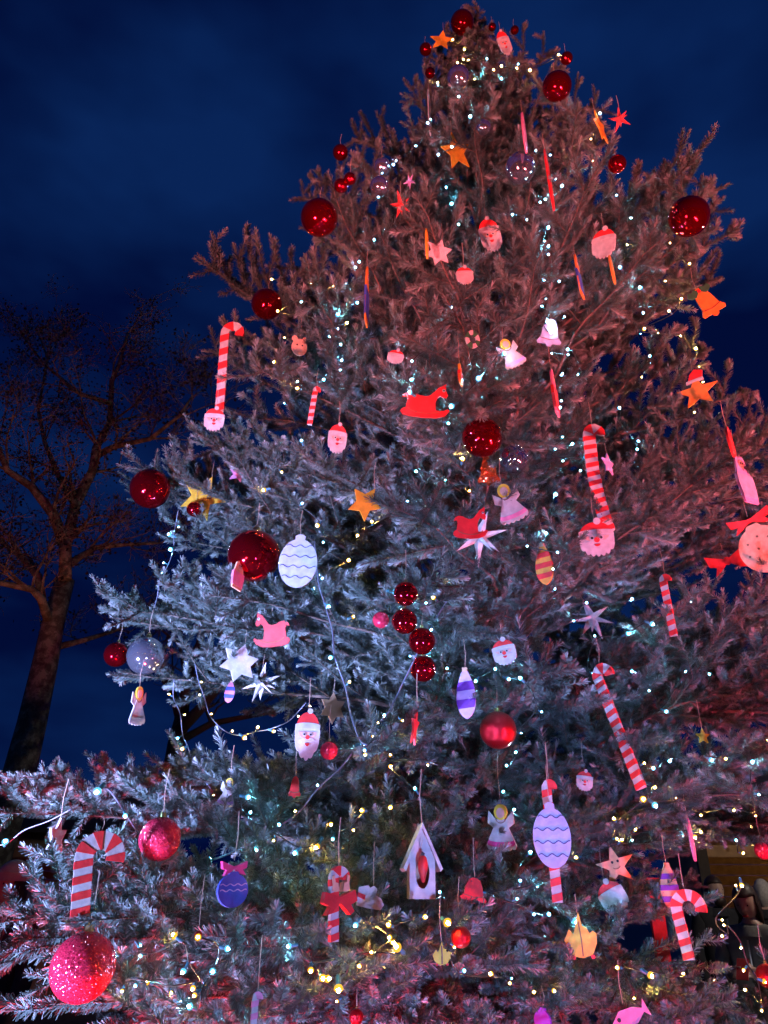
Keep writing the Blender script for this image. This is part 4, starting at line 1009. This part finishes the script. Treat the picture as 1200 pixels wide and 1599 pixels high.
# ------------------------------------------------------------------ market huts
M['plank'] = mat('hut pine planks', (0.42, 0.25, 0.12), 0.65, col2=(0.30, 0.17, 0.08), vscale=9, bump=0.15)
M['roof_board'] = mat('dark roof boards', (0.06, 0.045, 0.035), 0.8, var=0.4, vscale=10)
def hut(x, y, w, label, lit, yaw=0.0):
    e = empty('market_hut', (x, y, 0), Quaternion((0,0,1), yaw)); tag(e, label, 'market stall', 'market huts round the square')
    d = 2.0
    me = mesh('plank', *box(-w/2, w/2, -0.012, 0.012, -0.066, 0.066), [M['plank']])
    def row(z0, z1, yy, nm='plank'):
        z = z0
        while z < z1-0.05: o = link(nm, me, e, (0, yy + rt.uniform(-.004, .004), z+0.068)); z += 0.137
    row(0.0, 1.0, 0); row(2.06, 2.45, 0); row(0.0, 2.4, d)
    ms = mesh('side_wall', *box(-0.012, 0.012, 0.02, d-0.02, 0, 2.4), [M['plank']])
    for sx in (-1, 1): link('side_wall', ms, e, (sx*(w/2-0.02), 0, 0))
    MB().add(box(-w/2-0.05, w/2+0.05, -0.30, 0.25, 1.0, 1.05)).build('counter', M['plank'], e)
    for sx in (-1, 1): MB().add(box(sx*w/2-0.06, sx*w/2+0.06, -0.05, 0.05, 0, 2.45)).build('post', M['roof_board'], e)
    rf = MB().add(([(-w/2-.25, -.55, 2.40), (w/2+.25, -.55, 2.40), (w/2+.25, d/2, 3.15), (-w/2-.25, d/2, 3.15), (-w/2-.25, d+.3, 2.40), (w/2+.25, d+.3, 2.40),
                    (-w/2-.25, -.55, 2.46), (w/2+.25, -.55, 2.46), (w/2+.25, d/2, 3.22), (-w/2-.25, d/2, 3.22), (-w/2-.25, d+.3, 2.46), (w/2+.25, d+.3, 2.46)],
                   [(1,0,3,2),(2,3,4,5),(6,7,8,9),(9,8,11,10),(0,1,7,6),(4,10,11,5),(0,6,9,3),(3,9,10,4),(1,2,8,7),(2,5,11,8)]))
    rf.build('roof', M['roof_board'], e)
    if lit:
        eb = mesh('eave_bulb', *lathe([(0.0001, -0.022), (0.013, -0.016), (0.018, 0.0), (0.012, 0.014), (0.006, 0.02)], 8), [M['lamp_warm']], True)
        for i in range(9): link('eave_bulb', eb, e, (-w/2+0.1+i*(w-0.2)/8, -0.56, 2.33 + 0.03*math.sin(i*2.1)))
        for sx in (-0.7, 0.1, 1.0):
            o = MB().add(lathe([(0.0001, -0.06), (0.03, -0.05), (0.04, -0.01), (0.025, 0.03), (0.012, 0.05)], 12)).build('lamp_bulb', M['lamp_warm'], e, True, (sx, 0.95, 2.20))
            MB().add(tube([(0, 0, 0.05), (0, 0, 0.45)], 0.006, 5)).build('cord', M['wire'], o)
    return e
hx = at_y(1185, 1380, 9.6)
hut(at_y(1093, 1380, 9.6).x+1.75, 9.6, 3.2, 'wooden market hut with warm lamps behind the people at the right', True, R(-8))
for hx_, hy_, ya_, lb_ in ((-6.5, -6.0, 215, 'lit market hut behind the viewer to the left'), (0.5, -9.0, 180, 'lit market hut straight behind the viewer'), (7.5, -5.5, 130, 'lit market hut behind the viewer to the right')):
    hut(hx_, hy_, 3.2, lb_, True, R(ya_))
hut(at_y(70, 1400, 13).x, 13.0, 3.2, 'dark closed market hut at the far left', False, R(14))

# ------------------------------------------------------------------ red post with a picture
pt = at_y(1028, 1440, 5.2)
e = empty('red_post', (pt.x, 5.2, 0)); tag(e, 'tall red wooden post with a small framed picture behind the striped cane', 'post')
MB().add(box(-0.042, 0.042, -0.02, 0.02, 0, 1.72)).build('post_board', M['red'], e)
MB().add(box(-0.03, 0.03, -0.027, -0.0215, 1.50, 1.60)).build('picture_frame', M['red'], e)
MB().add(box(-0.024, 0.024, -0.030, -0.028, 1.506, 1.594)).build('picture', M['grey'], e)
MB().add(box(-0.12, 0.12, -0.12, 0.12, 0, 0.03)).build('foot', M['red'], e)

# ------------------------------------------------------------------ people
M['skin_p'] = mat('skin', (0.52, 0.32, 0.24), 0.5, var=0.1)
def cloth(n, c): return mat(n, c, 0.9, var=0.3, vscale=14, bump=0.25, bscale=220)
M['hair_brown'] = mat('dark brown hair', (0.045, 0.022, 0.014), 0.5, var=0.5, vscale=60)
M['hair_grey'] = mat('grey hair', (0.5, 0.45, 0.4), 0.6, var=0.3, vscale=60)
def head_mesh(mskin):
    bm = bmesh.new(); bmesh.ops.create_uvsphere(bm, u_segments=28, v_segments=22, radius=1.0)
    for v in bm.verts:
        x, y, z = v.co
        X, Y, Z = x*0.074, y*0.094, z*0.118
        if z < 0: X *= 1-0.30*(-z)**1.6; Y = Y*(1-0.18*(-z)) - 0.010*(-z)
        if y < 0:
            nx = math.exp(-(x/0.16)**2); nz = math.exp(-((z+0.16)/0.20)**2); Y -= 0.024*nx*nz                      # nose
            Y += 0.009*math.exp(-((abs(x)-0.38)/0.17)**2)*math.exp(-((z-0.06)/0.11)**2)                              # eye sockets
            Y -= 0.005*math.exp(-(x/0.42)**2)*math.exp(-((z-0.24)/0.10)**2)                                          # brow
            Y -= 0.006*math.exp(-(x/0.22)**2)*math.exp(-((z+0.50)/0.07)**2); Y -= 0.006*math.exp(-(x/0.25)**2)*math.exp(-((z+0.85)/0.15)**2)
        v.co = (X, Y, Z)
    return bm
def person(label, loc, yaw, coat, trousers, hair, pose='stand', hat=None, beard=None, look=0.0, hood=None, height=1.70):
    """faces -Y before turning by yaw"""
    k = height/1.70
    e = empty('person', loc, Quaternion((0,0,1), yaw)); tag(e, label, 'person', 'people on the square'); e.scale = (k, k, k)
    J = {'pel': (0,0,0.92), 'sp': (0,0.0,1.14), 'ch': (0,0.01,1.32), 'nk': (0,0.0,1.44), 'hd': (0,-0.02,1.52)}
    rad = {'pel': (.165,.13), 'sp': (.16,.125), 'ch': (.175,.125), 'nk': (.062,.062), 'hd': (.05,.055)}
    E = [('pel','sp'),('sp','ch'),('ch','nk'),('nk','hd')]
    for s, n in ((-1,'l'),(1,'r')):
        J['sh'+n] = (s*0.185, 0.01, 1.385); rad['sh'+n] = (.075,.075)
        if pose == 'phone':
            J['el'+n] = (s*0.255, -0.03, 1.12); J['wr'+n] = (s*0.085, -0.27, 1.17); J['ha'+n] = (s*0.055, -0.31, 1.185)
        else:
            J['el'+n] = (s*0.245, 0.03, 1.11); J['wr'+n] = (s*0.25, -0.05, 0.87); J['ha'+n] = (s*0.25, -0.07, 0.80)
        rad['el'+n] = (.058,.058); rad['wr'+n] = (.045,.045); rad['ha'+n] = (.03,.022)
        J['hp'+n] = (s*0.10, 0, 0.84); J['kn'+n] = (s*0.11, -0.02, 0.48); J['an'+n] = (s*0.11, 0.03, 0.09); J['to'+n] = (s*0.12, -0.12, 0.04)
        rad['hp'+n] = (.10,.10); rad['kn'+n] = (.07,.07); rad['an'+n] = (.052,.052); rad['to'+n] = (.045,.035)
        E += [('ch','sh'+n),('sh'+n,'el'+n),('el'+n,'wr'+n),('wr'+n,'ha'+n),('pel','hp'+n),('hp'+n,'kn'+n),('kn'+n,'an'+n),('an'+n,'to'+n)]
        for fi in range(5):                                   # five fingers on each hand
            hx_, hy_, hz_ = J['ha'+n]; nm = f'f{fi}{n}'
            off = (fi-1.5)*0.014 if fi < 4 else 0.0
            if pose == 'phone':
                a = (hx_-s*0.012, hy_-0.012, hz_+off) if fi < 4 else (hx_-s*0.01, hy_+0.022, hz_+0.03)
                b = (hx_-s*0.045, hy_-0.024, hz_+off*1.1) if fi < 4 else (hx_-s*0.03, hy_+0.012, hz_+0.05)
            else:
                a = (hx_, hy_+off, hz_-0.035) if fi < 4 else (hx_-s*0.02, hy_-0.03, hz_-0.01)
                b = (hx_-s*0.012, hy_+off*1.1, hz_-0.075+abs(fi-1.5)*0.006) if fi < 4 else (hx_-s*0.026, hy_-0.035, hz_-0.04)
            J[nm+'a'], J[nm+'b'] = a, b; rad[nm+'a'] = (.0095,.0095); rad[nm+'b'] = (.008,.008)
            E += [('ha'+n, nm+'a'), (nm+'a', nm+'b')]
    names = list(J); me = bpy.data.meshes.new('body'); me.from_pydata([J[n] for n in names], [(names.index(a), names.index(b)) for a, b in E], [])
    o = link('body', me, e)
    sk = o.modifiers.new('skin', 'SKIN'); sb = o.modifiers.new('sub', 'SUBSURF'); sb.levels = 2; sb.render_levels = 2
    for i, n in enumerate(names):
        d = me.skin_vertices[0].data[i]; d.radius = rad[n]; d.use_root = (n == 'pel')
    bpy.context.view_layer.update()
    ev = o.evaluated_get(bpy.context.evaluated_depsgraph_get()); fin = bpy.data.meshes.new_from_object(ev)
    o.modifiers.clear()
    bm = bmesh.new(); bm.from_mesh(fin)
    hb = head_mesh(None); hm = Matrix.Translation((0, -0.025, 1.59)) @ Matrix.Rotation(look, 4, 'X')
    bmesh.ops.transform(hb, matrix=hm, verts=hb.verts); t_ = bpy.data.meshes.new('t'); hb.to_mesh(t_); hb.free(); nf = len(bm.faces); bm.from_mesh(t_)
    bm.faces.ensure_lookup_table()
    for i, f in enumerate(bm.faces):
        c = f.calc_center_median(); f.smooth = True
        hand = any((c-Vector(J['ha'+n])).length < 0.10 and (c-Vector(J['wr'+n])).length > 0.05 and (c-Vector(J['ha'+n])).length < (c-Vector(J['el'+n])).length*0.45 for n in 'lr')
        if i >= nf or c.z > 1.455: f.material_index = 0
        elif hand: f.material_index = 0
        elif c.z > 0.80 or abs(c.x) > 0.2: f.material_index = 1
        elif c.z > 0.12: f.material_index = 2
        else: f.material_index = 3
    out = bpy.data.meshes.new('body'); bm.to_mesh(out); bm.free()
    for m in (M['skin_p'], coat, trousers, M['black']): out.materials.append(m)
    o.data = out
    def on_head(name, bm_, m, parent=e):
        bmesh.ops.transform(bm_, matrix=hm, verts=bm_.verts); x = bpy.data.meshes.new(name); bm_.to_mesh(x); bm_.free(); x.materials.append(m)
        x.polygons.foreach_set('use_smooth', [True]*len(x.polygons)); return link(name, x, parent)
    for sx in (-1, 1):
        b_ = bmesh.new(); bmesh.ops.create_uvsphere(b_, u_segments=10, v_segments=8, radius=0.0085, matrix=Matrix.Translation((sx*0.029, -0.0745, 0.010))); on_head('eye', b_, M['black'])
        b_ = bmesh.new(); bmesh.ops.create_uvsphere(b_, u_segments=10, v_segments=8, radius=1, matrix=Matrix.Translation((sx*0.074, 0.008, -0.005)) @ Matrix.Diagonal((0.010, 0.020, 0.032, 1))); on_head('ear', b_, M['skin_p'])
    b_ = bmesh.new(); bmesh.ops.create_uvsphere(b_, u_segments=12, v_segments=8, radius=1, matrix=Matrix.Translation((0, -0.090, -0.058)) @ Matrix.Diagonal((0.024, 0.008, 0.007, 1))); on_head('mouth', b_, M['wood_red'])
    if hair:
        hmx, ln = hair
        b_ = bmesh.new(); bmesh.ops.create_uvsphere(b_, u_segments=28, v_segments=20, radius=1.0)
        for v in b_.verts:
            x, y, z = v.co; X, Y, Z = x*0.084, y*0.106+0.006, z*0.128+0.004
            if z < 0.35 and y < 0.25-0.5*0: 
                if y < -0.1 and abs(x) < 0.80: Y = max(Y, -0.02) if z < 0.30 else Y; 
            if y < -0.2 and z < 0.42 and abs(x) < 0.86: Y = Y*0.25
            if z < 0: Z = z*(0.10+ln); X *= 1+0.12*abs(z); 
            X += 0.003*math.sin(40*y+9*z); Y += 0.003*math.sin(37*x+5*z)
            v.co = (X, Y, Z)
        on_head('hair', b_, hmx)
    if hat:
        b_ = bmesh.new(); bmesh.ops.create_uvsphere(b_, u_segments=26, v_segments=16, radius=1.0)
        for v in b_.verts:
            x, y, z = v.co; v.co = (x*0.090, y*0.112+0.004, 0.045 + (z*0.105 if z > 0 else z*0.018))
        h_ = on_head('hat', b_, hat)
        b_ = bmesh.new(); bmesh.ops.create_cone(b_, cap_ends=False, segments=26, radius1=0.096, radius2=0.094, depth=0.05, matrix=Matrix.Translation((0, 0.004, 0.05)) @ Matrix.Diagonal((1, 1.2, 1, 1))); on_head('hat_brim', b_, hat)
    if beard:
        b_ = bmesh.new(); bmesh.ops.create_uvsphere(b_, u_segments=18, v_segments=12, radius=1, matrix=Matrix.Translation((0, -0.052, -0.085)) @ Matrix.Diagonal((0.060, 0.052, 0.050, 1))); on_head('beard', b_, beard)
    # collar, hood
    MB().add(lathe([(0.080, 1.39), (0.070, 1.42), (0.078, 1.445), (0.086, 1.44), (0.110, 1.38)], 20)).build('collar', coat, e, True)
    if hood:
        b_ = bmesh.new(); bmesh.ops.create_uvsphere(b_, u_segments=20, v_segments=14, radius=1, matrix=Matrix.Translation((0, 0.13, 1.45)) @ Matrix.Diagonal((0.15, 0.10, 0.11, 1)))
        x = bpy.data.meshes.new('hood'); b_.to_mesh(x); b_.free(); x.materials.append(hood); x.polygons.foreach_set('use_smooth', [True]*len(x.polygons)); link('hood', x, e)
    MB().add(box(-0.004, 0.004, -0.142, -0.132, 0.92, 1.36)).build('zip', M['steel'], e)
    return e, hm
grey = cloth('grey parka cloth', (0.20, 0.19, 0.17)); black = cloth('black coat cloth', (0.02, 0.02, 0.024)); denim = cloth('dark denim', (0.03, 0.04, 0.07)); cream = cloth('cream quilted cloth', (0.50, 0.46, 0.42))
plum = cloth('plum coat cloth', (0.07, 0.03, 0.04))
wp = at_y(1165, 1398, 5.9); wy = math.atan2(wp.x, wp.y)
pw, _ = person('woman with long dark hair in grey parka looking down at her phone', (wp.x, 5.9, 0), -wy-R(18), grey, denim, (M['hair_brown'], 0.20), 'phone', look=R(22), height=1.70)
e = empty('phone', pw.location + pw.rotation_quaternion.to_matrix() @ Vector((0, -0.335, 1.20)), pw.rotation_quaternion); tag(e, 'phone in a dark red case held by the woman in the grey parka', 'phone')
MB().add(box(-0.038, 0.038, -0.004, 0.004, -0.07, 0.07), 0, Matrix.Rotation(R(-35), 4, 'X')).build('case', M['wood_red'], e)
MB().add(box(-0.034, 0.034, 0.0045, 0.0055, -0.066, 0.066), 0, Matrix.Rotation(R(-35), 4, 'X')).build('screen', emit('lit phone screen', (0.8, 0.85, 1.0), 2.5), e)
mp = at_y(1113, 1388, 8.3)
person('bearded man in a dark coat between the cane and the woman', (mp.x, 8.3, 0), -math.atan2(mp.x, mp.y)+R(35), black, denim, (M['hair_brown'], 0.03), beard=M['hair_brown'], height=1.80)
gp = at_y(1187, 1372, 8.4)
person('grey haired person in a black coat behind the woman, near the hut', (gp.x, 8.4, 0), R(150), black, denim, (M['hair_grey'], 0.05), height=1.78)
lp = at_y(26, 1372, 5.4)
person('person in pale beanie and cream hood under the left bough', (lp.x, 5.4, 0), -math.atan2(lp.x, lp.y)-R(55), plum, denim, (M['hair_brown'], 0.12), hat=cream, hood=cream, height=1.74)

# ------------------------------------------------------------------ floodlight fixtures
M['flood_body'] = mat('black die cast metal', (0.02, 0.02, 0.02), 0.4, 0.6, var=0.2)
for lab, pos, aim, col, watt, cone, blend in FLOODS:
    p, a = Vector(pos), Vector(aim)
    e = empty('floodlight', (p.x, p.y, 0)); tag(e, lab, 'floodlight', 'floodlights on the square')
    q = (a-p).to_track_quat('-Z', 'Y').to_matrix().to_4x4(); q.translation = (0, 0, p.z)
    hb = MB().add(box(-0.13,0.13,-0.10,0.10,0.012,0.07), 0, q)
    for i in range(7): hb.add(box(-0.12+i*0.036,-0.108+i*0.036,-0.09,0.09,0.07,0.095), 0, q)
    hb.build('housing', M['flood_body'], e)
    MB().add(tube([(-0.16,0,0.012),(-0.16,0,p.z),(-0.13,0,p.z)], 0.008, 6)).add(tube([(0.16,0,0.012),(0.16,0,p.z),(0.13,0,p.z)], 0.008, 6)).add(box(-0.18,0.18,-0.06,0.06,0.0,0.012)).build('bracket', M['flood_body'], e)
    ld = bpy.data.lights.new('flood_lamp', 'SPOT'); ld.energy = watt; ld.color = col; ld.spot_size = R(cone); ld.spot_blend = blend; ld.shadow_soft_size = 0.09
    lo = bpy.data.objects.new('flood_lamp', ld); COL.objects.link(lo)
    lo.matrix_world = Matrix.Translation(p) @ (a-p).to_track_quat('-Z', 'Y').to_matrix().to_4x4()

# ------------------------------------------------------------------ a fill lamp added out of view to the right to light the woman
e = empty('fill_lamp', (5.0, 4.6, 0)); tag(e, 'tall fill lamp added out of view, off to the right', 'fill lamp')
MB().add(tube([(0,0,0), (0,0,0.5), (0,0,4.2)], [0.09, 0.06, 0.045], 12)).build('pole', M['flood_body'], e, True)
MB().add(lathe([(0.05, 4.2), (0.17, 4.55), (0.19, 4.60), (0.05, 4.75), (0.0001, 4.78)], 14)).build('lantern_head', M['flood_body'], e)
ld = bpy.data.lights.new('fill_lamp_light', 'POINT'); ld.energy = 380; ld.color = (1.0, 0.86, 0.72); ld.shadow_soft_size = 0.1
lo = bpy.data.objects.new('fill_lamp_light', ld); COL.objects.link(lo); lo.location = (5.0, 4.6, 4.1)
